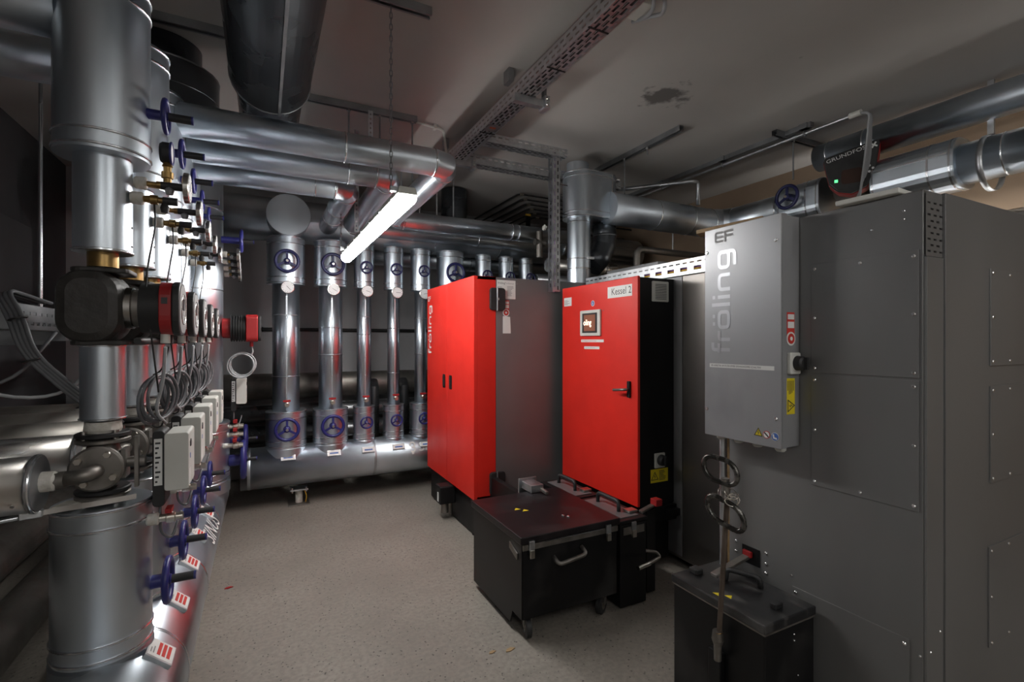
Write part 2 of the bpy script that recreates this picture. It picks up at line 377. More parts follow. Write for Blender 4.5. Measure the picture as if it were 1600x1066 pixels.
def valve_drum(label, loc, r, h, wheel=None, mt=ZINC, group=None, n=32, key=None, cap='flat', wmat=BLUE, seam=None):
    """sheet-metal drum housing a shut-off valve: body, rolled bands, lid and handwheel"""
    t = thing('valve_drum', label, 'valve drum', loc, 0, group); k = key
    MB().lathe([(0, r), (h, r)], (0, 0, 0), Z_, n, True).build('jacket', mt, t, k and k + 'j')
    for z in (.012, .055, h - .06, h - .008): band(t, (0, 0, z), Z_, r, .008, .0045, 'rolled_band', key=k and k + 'b%.3f' % z)
    if seam: 
        e = V((math.cos(seam), math.sin(seam), 0)); f = Z_.cross(e)
        MB().obox(e * (r - .001) - f * .006 + Z_ * .06, f * .012, e * .003, Z_ * (h - .12)).build('seam', mt, t, k and k + 's')
    if wheel: handwheel(t, wheel['c'], wheel['d'], wheel['R'], wmat, wheel.get('sp', .05), wheel.get('sleeve', True), key=k and k + 'hw')
    return t

# ------------------------------------------------------------------ left row of heating circuits
X0 = -.445; CY = [1.95, 2.31, 2.67, 3.03, 3.39]
G = 'heating circuits along the left wall'
def pump(label, loc, group, s=1., key='pump', face_text=True):
    """in-line circulation pump looking along +x, pipe axis through the origin"""
    t = thing('circulation_pump', label, 'pump', loc, 0, group)
    k = key
    MB().prism(rrect(-.098, -.112, .062, .112, .072, 8), (0, -.092, 0), X_, Z_, Y_ * .184).build('foam_shell', FOAM, t, k + 'shell', bevel=.03)
    for z in (-.118, .103): MB().prism(rrect(-.068, -.072, .078, .072, .03, 4), (0, 0, z), X_, Y_, Z_ * .015).build('shell_flange', FOAM, t, k + 'fl%.2f' % z, bevel=.004)
    MB().lathe([(.04, .060), (.062, .066), (.078, .066), (.082, .058)], (0, 0, 0), X_, 28).build('clamp_ring', CASE, t, k + 'cr')
    MB().lathe([(.08, .060), (.10, .060)], (0, 0, 0), X_, 28).build('neck', STEEL, t, k + 'nk')
    MB().lathe([(.098, .055), (.100, .080), (.154, .084)], (0, 0, 0), X_, 32).build('motor_housing', RUBB, t, k + 'mh')
    rb = MB().prism(rrect(-.085, -.085, .085, .085, .06, 6), (.154, 0, 0), Y_, Z_, X_ * .033).build('red_band', REDP, t, k + 'rb', bevel=.003)
    MB().obox((.162, -.0865, .012), X_ * .016, Y_ * .002, Z_ * .02).build('clip_slot', INK, rb, k + 'cs')
    fc = MB().prism(rrect(-.086, -.088, .086, .088, .062, 6), (.187, 0, 0), Y_, Z_, X_ * .022).build('control_head', RUBB, t, k + 'ch', bevel=.005)
    MB().prism(rrect(-.074, -.078, .074, .078, .055, 6), (.2092, 0, 0), Y_, Z_, X_ * .0012).build('face_plate', INKG, fc, k + 'fp')
    MB().torus((.2105, 0, 0), X_, .050, .0022, 28, 6).build('face_ring', CASE, fc, k + 'fr')
    MB().prism(rrect(-.022, -.004, .022, .034, .004, 2), (.2104, 0, 0), Y_, Z_, X_ * .001).build('display', SCREEN, fc, k + 'dp')
    m = MB()
    for q in range(4):
        a = q * math.pi / 2; m.cyl((.2104, .018 * math.cos(a), -.028 + .014 * math.sin(a)), (.2122, .018 * math.cos(a), -.028 + .014 * math.sin(a)), .006, n=10)
    m.build('buttons', DIAL, fc, k + 'bt')
    if k + 'tx' in CACHE: link('lettering', CACHE[k + 'tx'], fc)
    else:
        o = text('lettering', 'GRUNDFOS', .021, (.2106, .064, -.066), (0, 0, 1), (0, -1, 0), PAPER, fc); CACHE[k + 'tx'] = o.data
    for y in (-.03, .028):
        MB().cyl((.165, y, -.083), (.165, y, -.112), .0135, n=12).build('cable_gland', RUBB if y > 0 else WHT, t, k + 'g%.2f' % y)
    return t
def mixing_valve(label, loc, group, key='mv'):
    """flanged three-way mixing valve, branch flange facing -y with an elbow to -x"""
    t = thing('mixing_valve', label, 'valve', loc, 0, group); k = key
    b = MB().lathe([(-.075, .036), (-.04, .046), (.04, .046), (.075, .036)], (0, 0, 0), Z_, 24).cyl((0, -.062, 0), (0, .04, 0), .042, n=20).build('valve_body', STEEL, t, k + 'b')
    for z, nm in ((-.094, 'bottom_flange'), (-.078, 'gasket_flange'), (.076, 'gasket_flange'), (.094, 'top_flange')):
        fl = MB().lathe([(0, .066), (.003, .070), (.011, .070), (.014, .066)], (0, 0, z - .007), Z_, 28).build(nm, RUBB if abs(z) < .08 and z < 0 or z > .09 else STEEL, t, k + nm + '%.2f' % z)
        for q in range(4):
            a = math.pi / 4 + q * math.pi / 2; x, y = .054 * math.cos(a), .054 * math.sin(a)
            MB().cyl((x, y, z + (.007 if z > 0 else -.016)), (x, y, z + (.016 if z > 0 else -.007)), .010, n=6).build('bolt', CASE, fl, k + 'bolt%.2f%d' % (z, q))
    ff = MB().lathe([(0, .062), (.004, .068), (.014, .068)], (0, -.078, 0), Y_, 28).build('branch_flange', STEEL, t, k + 'ff')
    for q in range(4):
        a = math.pi / 4 + q * math.pi / 2 + .2; x, z = .05 * math.cos(a), .05 * math.sin(a)
        MB().lathe([(0, .0095), (.008, .011)], (x, -.087, z), Y_, 6).build('bolt', NICKEL, ff, k + 'fb%d' % q)
    MB().tube(bend([(0, -.078, -.004), (0, -.118, -.004), (-.062, -.120, -.012)], .038, 6), .021, 14).build('elbow', STEEL, t, k + 'el')
    MB().cyl((-.058, -.120, -.012), (-.078, -.119, -.013), .0255, n=6).build('union_nut', STEEL, t, k + 'un')
    MB().lathe([(0, .023), (.006, .028), (.045, .029), (.052, .024)], (-.076, -.119, -.013), (-1, .02, 0), 14).build('insulation_wrap', WOOL, t, k + 'iw')
    MB().lathe([(0, .045), (.01, .049), (.035, .046)], (0, 0, .1), Z_, 16).build('neck_wrap', WOOL, t, k + 'nw')
    MB().cyl((.03, 0, 0), (.108, 0, 0), .017, n=12).obox((.05, -.03, -.045), X_ * .012, Y_ * .06, Z_ * .09).build('spindle_bracket', STEEL, t, k + 'sb')
    MB().obox((.085, -.036, -.075), X_ * .010, Y_ * .022, Z_ * .16).build('position_lever', STEEL, t, k + 'pl')
    return t
def actuator(label, loc, group, key='act', wire=True):
    t = thing('valve_actuator', label, 'actuator', loc, 0, group); k = key
    p = MB().prism(rrect(-.016, -.145, .018, .100, .012, 3), (0, -.03, 0), X_, Z_, Y_ * .10).build('black_carrier', RUBB, t, k + 'p', bevel=.003)
    MB().obox((-.011, -.0312, -.075), X_ * .022, Y_ * .001, Z_ * .15).build('type_sticker', PAPER, p, k + 'st')
    m = MB()
    for q in range(9): m.obox((-.008, -.0318, -.066 + q * .0155), X_ * (.006 + .008 * ((q * 7) % 3) / 2), Y_ * .0005, Z_ * .006)
    m.build('sticker_print', INK, p, k + 'sp')
    h = MB().prism(rrect(.018, -.092, .084, .092, .008, 3), (0, -.045, 0), X_, Z_, Y_ * .15).build('housing', WHT, t, k + 'h', bevel=.006)
    MB().prism([(-.012, -.01), (.012, -.01), (.012, .006), (0, .014), (-.012, .006)], (.0835, .0, .05), Y_, Z_, X_ * .003).build('button', INK, h, k + 'bt')
    MB().prism(rrect(-.006, -.005, .008, .012, .003, 2), (.0836, -.002, .005), Y_, Z_, X_ * .001).build('logo_mark', BLUEP, h, k + 'lg')
    MB().obox((.0835, -.035, -.08), X_ * .0008, Y_ * .04, Z_ * .05).build('white_sticker', PAPER, h, k + 'ws')
    MB().tube(bend([(0, 0, -.142), (.002, 0, -.24), (.03, .02, -.27), (.05, .06, -.19)], .05, 5), .0045, 8).build('cable', CABLE, t, k + 'cb')
    return t

HD = []
lh = thing('distribution_header', 'long galvanised header pipe on the floor along the left row of circuits', 'header pipe', (-.42, 1.1, 0))
MB().segtube([(0, 0, .25), (0, 3.3, .25)], .19, 40).build('jacket', ZINC, lh)
for y in (.95, 1.62, 2.42, 3.27): band(lh, (0, y, .25), Y_, .19, .014, .004)
for y in (.5, 2.55):
    MB().cyl((0, y, 0.008), (0, y, .1), .035, n=14).box((-.09, y - .09, 0), (.09, y + .09, .01)).build('support_foot', STEEL, lh)
for y in CY: MB().lathe([(0, .130), (.075, .130), (.082, .124)], (X0 + .42, y - 1.1, .36), Z_, 32).build('saddle_collar', ZINC, lh, 'sadl')
MB().lathe([(0, .218), (.075, .218), (.082, .212)], (0, 3.98 - 1.1, .36), Z_, 36).build('saddle_collar', ZINC, lh)
for k, y in enumerate(CY):   # label holders on the shoulder of the header
    n = V((.65, 0, .76)).normalized(); t = V((-.76, 0, .65)).normalized(); c = V((0, y - .035 - 1.1, .25)) + n * .186
    h = MB().obox(c - t * .045 - Y_ * .05, Y_ * .10, t * .09, n * .016).build('label_holder', GALV, lh, bevel=.002)
    MB().obox(c - t * .041 - Y_ * .046 + n * .0162, Y_ * .092, t * .082, n * .0008).build('label_card', PAPER, h)
    for q in range(3): MB().obox(c + t * (-.030 + q * .016) - Y_ * .030 + n * .0172, Y_ * .066, t * .011, n * .0005).build('red_line', PAPERR, h)
    for q in range(2): MB().obox(c + t * (.022 + q * .009) - Y_ * .030 + n * .0172, Y_ * (.035 - q * .01), t * .004, n * .0005).build('print_line', INKG, h)
text('lettering', 'SINUS', .14, (.169, 2.12, .25 + .10), (0, 1, 0), (-.55, 0, .83), PAPER, lh, 'CENTER', 1.)

LB = ['nearest', 'second', 'third', 'fourth', 'fifth']
for k, y in enumerate(CY):
    w_ = LB[k]
    valve_drum(f'{w_} lower zinc valve drum with blue handwheel on the left floor header', (X0, y, .443), .125, .457,
               dict(c=(.168, 0, .172), d=(1, 0, 0), R=.066, sp=.05), group='lower valve drums of the left row', key='ld')
    t = thing('drain_valve', f'red-lever drain valve under actuator on the {w_} lower drum of the left row', 'valve', (X0 + .118, y - .035, .83), 0, 'drain valves of the left row')
    MB().lathe([(0, .014), (.006, .019), (.03, .02), (.034, .015)], (-.002, 0, 0), X_, 12).build('insulation_collar', WOOL, t, 'dvw')
    red_cock(t, (.03, 0, 0), X_, 1.1, 'dv', 'ball_valve')
    mixing_valve(f'{w_} flanged steel mixing valve of the left row between lower drum and pump', (X0, y, 1.015), 'mixing valves of the left row')
    actuator(f'{w_} white valve actuator box with black back plate in the left row', (X0 + .146, y - .0, 1.01), 'actuators of the left row')
    t = thing('insulated_pipe', f'{w_} short zinc-jacketed pipe below a pump in the left row', 'pipe', (X0, y, 1.155), 0, 'short pipes below the pumps')
    MB().lathe([(0, .057), (.235, .057)], (0, 0, 0), Z_, 28).build('jacket', ZINC, t, 'sp_j')
    for z in (.004, .231): band(t, (0, 0, z), Z_, .057, .006, .004, 'rolled_rim', key='spb%.2f' % z)
    pump(f'{w_} black and red circulation pump of the left row', (X0, y, 1.505), 'circulation pumps of the left row')
    t = thing('insulated_pipe', f'{w_} zinc-jacketed pipe above a pump in the left row', 'pipe', (X0, y, 1.65), 0, 'pipes above the pumps')
    MB().lathe([(.025, .074), (.33, .074)], (0, 0, 0), Z_, 32).build('jacket', ZINC, t, 'mp_j')
    MB().cyl((0, 0, -.02), (0, 0, .03), .04, n=16).build('flange_neck', BRASS, t, 'mp_n')
    for z in (.029,): band(t, (0, 0, z), Z_, .074, .008, .004, 'rolled_rim', key='mpb')
    for z in (.05, .11, .2): MB().lathe([(0, .004), (.003, .003)], (.0735, -.01, z), X_, 8).build('rivet', SCREW, t, 'mpr%.2f' % z)
    valve_drum(f'{w_} upper zinc valve drum with blue handwheel in the left row', (X0, y, 1.97), .12, .53,
               dict(c=(.165, -.02, .16), d=(1, 0, 0), R=.05, sp=.05), group='upper valve drums of the left row', key='ud')
    gauge(f'{w_} dial thermometer facing the aisle in the left row', (X0 + .072, y + .02, 1.915), X_, .05, .135, 'thermometers of the left row', 1.0 + .5 * k, key='lg')
    t = thing('sensor_well', f'{w_} brass sensor well with thin black wire in the left row', 'sensor', (X0 + .072, y - .02, 1.855), 0, 'sensor wells of the left row')
    MB().lathe([(0, .016), (.006, .02), (.03, .021), (.034, .017)], (0, 0, 0), X_, 12).build('insulation_collar', WOOL, t, 'sww')
    MB().lathe([(.03, .009), (.05, .012), (.052, .015), (.072, .015), (.074, .010), (.085, .010)], (0, 0, 0), X_, 10).build('brass_body', BRASS, t, 'swb'); MB().cyl((.085, 0, 0), (.125, 0, 0), .0125, n=10).build('black_cap', RUBB, t, 'swc')
    MB().lathe([(0, .008), (.015, .013), (.03, .01)], (.09, 0, -.008), -Z_, 10).build('plug', RUBB, t, 'swp')
    MB().tube(bend([(.062, 0, -.012), (.066, 0, -.08), (.04, -.03, -.28), (.06, -.02, -.46), (.075, -.01, -.62)], .15, 4), .0028, 6).build('wire', WIRE, t, 'swi')
    if k < 2:
        jacket('insulated_pipe', f'zinc-jacketed pipe from the {w_} upper drum of the left row to the left wall', [(X0 - .1, y, 2.40), (RX0 + .02, y, 2.40)], .078, mt=ZINC2)
    # return jackets running to the wall
    t = jacket('insulated_pipe', f'aluminium-jacketed return pipe running left from the {w_} mixing valve', [(X0 - .115, y - .125, 1.0), (RX0 + .02, y - .125, 1.0)], .078, mt=ALU if k < 2 else DUST)
    band(t, (-.003, 0, 0), X_, .078, .012, .004, 'end_rim'); MB().lathe([(0, .076), (.002, .076)], (.003, 0, 0), X_, 24).build('end_disc', CHAN, t)

    for a in (.5, 2.6): MB().cyl((-.03, -.08 * math.cos(a), -.08 * math.sin(a)), (-.03, -.083 * math.cos(a), -.083 * math.sin(a)), .005, n=8).build('screw', SCREW, t)
    # loops of surplus cable hung below the pump
    t = thing('cable_coil', f'coil of grey cable hanging under the {w_} pump of the left row', 'cable', (X0 + .12, y + .13, 1.20), 0, 'cable coils of the left row')
    m = MB()
    for q in range(5):
        m.torus((.006 * q - .01, random.uniform(-.008, .008), random.uniform(-.008, .008)), V((1, random.uniform(-.15, .15) - .45, random.uniform(-.1, .1))), .082 - .004 * (q % 3), .0052, 28, 6)
    m.build('cable_turns', CABLE, t)
    MB().tube(bend([(.045, -.16, .18), (.03, -.10, .06), (.0, -.06, -.04), (.02, .02, -.09)], .08, 4), .0055, 8).build('cable_lead', CABLEW, t)
    MB().tube(bend([(.045, -.10, .18), (.02, -.04, .10), (-.02, .05, .08)], .05, 4), .003, 6).build('sensor_lead', WIRE, t)
    MB().torus((.0, -.005, -.084), Y_, .016, .003, 12, 6).build('cable_tie', WIRE, t)
# pressure gauge on a brass riser beside the first thermometer
t = thing('pressure_gauge', 'black pressure gauge with blue rim on brass fitting beside the nearest upper drum', 'gauge', (X0 + .155, 2.03, 1.925))
MB().lathe([(0, .012), (.03, .012), (.032, .018), (.052, .018), (.054, .012), (.07, .012), (.072, .016), (.085, .012)], (0, 0, 0), Z_, 8).build('brass_fitting', BRASS, t)
MB().lathe([(-.02, .03), (-.012, .036), (.012, .036)], (0, 0, .118), X_, 22).build('case', RUBB, t)
MB().torus((.012, 0, .118), X_, .036, .004, 24, 6).build('rim', BLUE, t); MB().lathe([(.012, .034), (.0125, .034)], (0, 0, .118), X_, 22).build('dial', DIAL, t)
MB().cyl((-.15, -.03, 0), (0, 0, 0), .009, n=10).build('tapping', BRASS, t)
t = thing('corrugated_conduit', 'black corrugated conduit running behind the pump cables', 'conduit', (X0 + .09, 1.93, 1.40))
m = MB(); L_ = 1.5; N_ = 150
m.lathe([(L_ * i / N_, .0125 if i % 2 else .0105) for i in range(N_ + 1)], (0, 0, 0), Y_, 10); m.build('corrugated_tube', RUBB, t)
t = thing('clamp_strap', 'loose steel strap clamp lying on the lid of the nearest lower drum', 'strap', (X0, 1.95, .905))
m = MB(); P = bend([(.10, -.09, .012), (.02, -.115, .010), (-.07, -.118, .006), (-.12, -.125, .003)], .05, 4)
for a, b in zip(P[:-1], P[1:]): m.quad(a, b, b + V((0, .006, .014)), a + V((0, .006, .014)))
m.build('strap_band', STEEL, t, solid=.002)
MB().obox((-.105, -.135, .002), (-.045, -.012, 0), (0, .022, 0), (0, 0, .02)).build('buckle', GALV, t, bevel=.003)
MB().obox((-.15, -.146, .004), (-.075, -.016, -.004), (-.002, .02, 0), (0, 0, .010)).build('lever', GALV, t, bevel=.003)
MB().prism([(-.07, -.03), (-.02, -.045), (.0, .02), (-.05, .03)], (-.035, -.045, 0), X_, Y_, Z_ * .012).build('insulation_scrap', WOOL, t, bevel=.004)

# pipes crossing overhead from the third to fifth circuit
ZP, RP = 2.41, .075
def over(lbl, y, xe, yend, xr, bands):
    pts = [(X0 + .1, y, ZP), (xe - .09, y, ZP), (xe - .025, y + .025, ZP), (xe, y + .09, ZP)]
    if xr: pts += [(xe, yend - .09, ZP), (xe + .025, yend - .025, ZP), (xe + .09, yend, ZP), (xr, yend, ZP)]
    else: pts += [(xe, yend, ZP)]
    bs = [((xe - .09, y, ZP), X_), ((xe, y + .09, ZP), Y_)] + bands
    if xr: bs += [((xe, yend - .09, ZP), Y_), ((xe + .09, yend, ZP), X_)]
    t = jacket('insulated_pipe', lbl, pts, RP, bs)
    for x in [X0 + .35 + .17 * i for i in range(int((xe - X0 - .4) / .17))]:
        MB().lathe([(0, .0035), (.002, .0025)], (x - X0 - .1, -.055, .051), V((0, -.7, .7)), 8).build('rivet', SCREW, t, 'ovr')
    return t
over('uppermost overhead zinc pipe crossing behind the lamp chain, turning back over the red boiler', CY[2], .95, 4.06, 2.9, [((.38, CY[2], ZP), X_), ((2.05, 4.06, ZP), X_), ((2.12, 4.06, ZP), X_)])
over('middle of the three overhead zinc pipes crossing from the left row', CY[3], .70, 4.5, 3.9, [((.45, CY[3], ZP), X_), ((1.9, 4.5, ZP), X_), ((2.9, 4.5, ZP), X_)])
over('lowest-looking overhead zinc pipe, turning back into the large rear pipe', CY[4], .51, 4.62, None, [((.30, CY[4], ZP), X_), ((.51, 3.9, ZP), Y_), ((.51, 4.2, ZP), Y_)])

# big riser at the far end of the left row
t = jacket('riser_pipe', 'wide zinc riser pipe at the far end of the left row', [(-.42, 3.98, .84), (-.42, 3.98, 2.62)], .175, [((-.42, 3.98, 1.75), Z_), ((-.42, 3.98, .9), Z_), ((-.42, 3.98, 2.3), Z_)])
valve_drum('wide lower drum with large blue handwheel at the far end of the left row', (-.42, 3.98, .443), .215, .395, dict(c=(.30, -.02, .117), d=(1, 0, 0), R=.12, sp=.09), key=None)
t = thing('flanged_valve', 'blue handwheel valve half hidden behind the large far handwheel', 'valve', (-.12, 4.45, .62))
handwheel(t, (0, 0, 0), X_, .1, BLUE, .1)
MB().cyl((-.2, 0, 0), (-.09, 0, 0), .06, n=16).build('valve_neck', NAVY, t)
jacket('riser_pipe', 'second far zinc riser behind the wide riser of the left row', [(-.42, 4.45, .3), (-.42, 4.45, 2.5)], .13)
t = thing('circulation_pump', 'ribbed black and red pump beside the wide far riser', 'pump', (-.25, 3.98, 1.49))
MB().lathe([(0, .07), (.05, .07)], (0, 0, 0), X_, 24).build('red_neck', REDP, t)
m = MB()
for q in range(6): m.lathe([(0, .085), (.002, .094), (.009, .094), (.011, .085), (.016, .085)], (.05 + q * .016, 0, 0), X_, 28)
m.build('ribbed_motor', RUBB, t)
MB().prism(rrect(-.096, -.096, .096, .096, .03), (.146, 0, 0), Y_, Z_, X_ * .075).build('red_cover', REDP, t, bevel=.006)
MB().prism(rrect(-.09, -.09, .09, .09, .03), (.221, 0, 0), Y_, Z_, X_ * .02).build('end_cap', RUBB, t, bevel=.006)
for y in (-.03, .03): MB().cyl((.18, y, -.096), (.18, y, -.13), .012, n=10).build('cable_gland', REDP, t)
t = thing('cable_coil', 'pale cable coil hanging below the ribbed far pump', 'cable', (-.13, 3.98, 1.23))
m = MB()
for q in range(6): m.torus((random.uniform(-.01, .01), -.02 + .008 * q, random.uniform(-.01, .01)), V((random.uniform(-.2, .2), 1, random.uniform(-.1, .1))), .085 - .004 * (q % 3), .005, 26, 6)
m.build('cable_turns', CABLEW, t)
MB().tube(bend([(.06, 0, .13), (.07, 0, .09), (.05, 0, .06)], .03, 3), .006, 8).build('cable_lead', CABLEW, t)
actuator('white actuator box on the far pipe below the cable coil', (-.19, 4.15, 1.03), None)
for i, (z, yy) in enumerate(((.80, 4.0), (.745, 3.98), (.68, 3.93))):
    t = thing('drain_valve', ['upper', 'middle', 'lower'][i] + ' red-lever valve beside the wide far drum of the left row', 'valve', (-.23, yy - .05, z))
    MB().cyl((-.1, 0, 0), (.02, 0, 0), .018, n=12).build('nipple', WOOL, t); red_cock(t, (.02, 0, 0), X_, 1.5, None, 'ball_valve')
for i in range(4):
    y = 3.85 + .085 * i
    gauge(['first', 'second', 'third', 'fourth'][i] + ' of four dial thermometers clustered at the far riser', (-.25, y, 1.99 - .035 * i), X_, .052, .09, 'thermometers at the far riser', .4 * i, key='fg')
t = thing('flanged_valve', 'blue handwheel by the thermometers at the far riser', 'valve', (-.13, 3.86, 2.09))
handwheel(t, (0, 0, 0), X_, .07, BLUE, .12)

# things along the left wall
for i, (x, z, r) in enumerate(((-.98, .16, .10), (-1.16, .36, .11), (-1.36, .62, .12))):
    jacket('wall_pipe', ['lowest', 'middle', 'highest'][i] + ' dusty grey pipe running along the floor by the left wall', [(x, -1.0, z), (x, 5.2, z)], r, [((x, 1.2 + .3 * i, z), Y_), ((x, 2.4, z), Y_)], mt=DUST, bmat=DUST)
t = thing('cable_tray', 'dark slotted cable tray behind the left pumps', 'cable tray', (-.80, 2.12, 1.44))
m = MB(); perf(m, (.08, 0, 0), Y_, Z_, 2.2, [(.015, .026, .05, .028, .01), (.05, .061, .05, .028, .03)], .085); perf(m, (0, 0, 0), Y_, Z_, 2.2, [(.015, .026, .05, .028, .01), (.05, .061, .05, .028, .03)], .085)
m.quad((0, 0, 0), (.08, 0, 0), (.08, 2.2, 0), (0, 2.2, 0)); m.quad((0, 0, 0), (.08, 0, 0), (.08, 0, .085), (0, 0, .085)); m.build('tray_sheet', CHAN, t, solid=.002)
MB().box((-.7, .5, -.04), (.08, .54, 0)).build('tray_bracket', CHAN, t)
t = thing('cable_bundle', 'bundle of grey cables bent over the dark tray behind the nearest pump', 'cable', (-.76, 2.1, 1.53))
for q in range(4):
    MB().tube(bend([(.02 * q, .3, .01), (.01 * q, .02, .02 + .006 * q), (.06 + .012 * q, -.05, -.05), (.10 + .01 * q, -.08, -.17), (.22 + .012 * q, -.1, -.30), (.32 + .01 * q, -.08, -.40)], .09, 5), .0065, 8).build('cable', CABLE, t)
for p in ((.085, -.055, -.06), (.125, -.085, -.19), (.26, -.1, -.335)): MB().torus(p, V((.3, 0, -1)), .022, .003, 14, 6).build('cable_tie', WIRE, t)
t = thing('hanging_cable', 'two pale cables sagging below the dark tray at the left edge', 'cable', (-.8, 2.0, 1.40))
for q in range(2):
    MB().tube(bend([(-.25 + .18 * q, .1, .02), (-.10 + .16 * q, 0, -.13 - .04 * q), (.10 + .16 * q, .05, -.15 - .03 * q), (.20 + .12 * q, .1, .03)], .12, 6), .0055, 8).build('cable', CABLEW if q else CABLE, t)
t = thing('threaded_rod', 'thin bright vertical rod on the dark left wall', 'rod', (-1.0, 3.29, 1.4)); MB().cyl((0, 0, .02), (0, 0, 1.2), .008, n=10).build('rod', RIM, t); MB().cyl((0, 0, 0), (0, 0, .02), .018, n=6).build('nut', SCREW, t)
MB().box((-.5, -.02, -.02), (.03, .02, 0)).build('bracket', CHAN, t); MB().cyl((0, 0, 1.2), (0, 0, 1.55), .008, n=10).build('upper_rod', CHAN, t)
for i, (y0, y1) in enumerate(((.8, 2.7), (2.72, 4.65))):
    t = thing('cladding_panel', ['near', 'far'][i] + ' dark sheet-metal cladding panel on the left wall', 'panel', (RX0 + .002, y0, 1.15)); MB().box((0, 0, 0), (.09, y1 - y0, 1.05)).build('sheet', WALLD, t, bevel=.004); MB().box((.09, .03, .34), (.093, y1 - y0 - .03, .36)).build('seam_strip', CHAN, t)
t = thing('flue_stub', 'dark round flue hood under the ceiling behind the upper drums', 'flue', (-.47, 3.12, 2.56))
MB().lathe([(0, .26), (.24, .26)], (0, 0, 0), Z_, 40).build('hood', BLKDUCT, t); MB().lathe([(.24, .18), (.385, .18)], (0, 0, 0), Z_, 32).build('neck', BLKDUCT, t)
band(t, (0, 0, .235), Z_, .26, .008, .004, mt=CHAN); band(t, (0, 0, .11), Z_, .26, .006, .003, mt=BLKDUCT)

# ------------------------------------------------------------------ batten lamps
def batten(label, x, y, z, L, em, chains):
    t = thing('batten_lamp', label, 'lamp', (x, y, z))
    MB().prism([(-.046, .009), (.046, .009), (.046, .016), (.037, .045), (-.037, .045), (-.046, .016)], (0, -L / 2, 0), X_, Z_, Y_ * L).build('housing', WHT, t, bevel=.004)
    dm = mat('lit_diffuser_%d' % int(em * 100), (1.0, .985, .96), .4, em=em)
    MB().prism([(-.043, .009)] + arc(0, 0, .043, 190, 350, 10) + [(.043, .009)], (0, -L / 2 + .03, 0), X_, Z_, Y_ * (L - .06)).build('diffuser', dm, t)
    for s in (-1, 1): MB().prism([(-.043, .009)] + arc(0, 0, .043, 190, 350, 10) + [(.043, .009)], (0, s * (L / 2 - .015) - .014, 0), X_, Z_, Y_ * .028).build('end_lens', dm, t)
    for i in range(7):
        yy = -L / 2 + .12 + i * (L - .24) / 6
        MB().box((-.051, yy - .01, -.002), (-.045, yy + .01, .022)).build('clip', SCREW, t, 'clip%.2f%d' % (L, i))
    for yy in chains:
        e = MB().obox((-.075, yy - .012, .02), X_ * .04, Y_ * .024, Z_ * .02).build('hanger_bracket', CHAN, t)
        m = MB(); zz = .03; i = 0
        while zz < CZ - z - .04:
            d = X_ if i % 2 else Y_; u = Y_ if i % 2 else X_
            m.tube([V((-.07, yy, zz)) + u * .006 * math.cos(a) + Z_ * (.011 * math.sin(a) + (.006 if math.sin(a) > 0 else -.006)) for a in [k * math.pi / 4 + .39 for k in range(8)]], .0022, 5, closed=True); zz += .026; i += 1
        m.build('chain', CHAN, t)
    return t
batten('lit fluorescent batten lamp hanging on a chain below the zinc pipes', *TUBE[0], chains=(-.88, .7))
batten('second batten lamp behind the viewer in line with the lit one', *TUBE[1], chains=(-.6, .6))
batten('third batten lamp behind the viewer in front of the grey separator cabinet', *TUBE[2], chains=(-.6, .6))

batten('added unseen batten lamp on the tan right wall, brightening pipes behind the separator cabinet', *TUBE[3], chains=()).rotation_euler = (0, math.pi / 2, 0)  # extra lamp added out of sight to brighten the rack pipes

# ------------------------------------------------------------------ ceiling channels, tray, big duct
def channel(label, a, b, rods=(), drop=None):
    a, b = V(a), V(b); d = (b - a).normalized(); s = Z_.cross(d)
    t = thing('ceiling_channel', label, 'channel', a)
    m = MB(); L = (b - a).length
    prof = [(-.02, 0), (.02, 0), (.02, -.04), (.009, -.04), (.009, -.036), (.016, -.036), (.016, -.004), (-.016, -.004), (-.016, -.036), (-.009, -.036), (-.009, -.04), (-.02, -.04)]
    n = len(prof); p0 = m.add([s * x + Z_ * z for x, z in prof]); p1 = m.add([s * x + Z_ * z + d * L for x, z in prof])
    for i in range(n): j = (i + 1) % n; m.face((p0 + i, p0 + j, p1 + j, p1 + i))
    m.build('c_profile', CHAN, t)
    for (l, bot) in rods:
        MB().cyl(d * l - Z_ * .02, V((d * l).to_tuple()) + Z_ * (bot - a.z), .006, n=8).build('threaded_rod', CHAN, t)
        MB().cyl(d * l - Z_ * .052, d * l - Z_ * .04, .014, n=6).build('nut', SCREW, t)
    return t
channel('ceiling channel left of the big dark duct', (-.7, 2.82, CZ), (.2, 2.82, CZ))
channel('short ceiling channel carrying the lamp chain', (.25, 2.21, CZ), (.70, 2.21, CZ))
channel('ceiling channel with rods above the three overhead pipes', (.10, 3.32, CZ), (.95, 3.32, CZ), [(.40, 2.5), (.60, 2.5), (.82, 2.5)])
channel('ceiling channel with two long rods above the flue pipe', (2.68, 2.58, CZ), (2.68, 3.9, CZ), [(.35, 2.86), (.62, 2.62), (1.1, 2.7)])
channel('cross channel above the red pump at upper right', (3.35, 2.33, CZ), (4.2, 2.33, CZ), [(.22, 2.62), (.6, 2.9)])
t = thing('conduit_pipe', 'white conduit pipe clipped to the ceiling beside the lamp channel', 'conduit', (.95, 3.35, CZ - .02))
MB().tube(bend([(0, 0, 0), (.22, .04, 0), (.24, .04, -.16)], .03, 4), .009, 8).build('tube', WHT, t); MB().box((.14, .01, -.012), (.16, .05, .02)).build('clip', WHT, t)
t = thing('conduit_pipe', 'grey steel conduit run under the ceiling at upper right ending above the red pump', 'conduit', (3.46, 1.82, 2.885))
MB().cyl((0, 0, 0), (0, 2.6, 0), .013, n=10).build('tube', GALV, t); MB().lathe([(-.02, .02), (.05, .02), (.055, .014)], (0, 0, 0), Y_, 12).build('end_sleeve', WHT, t)
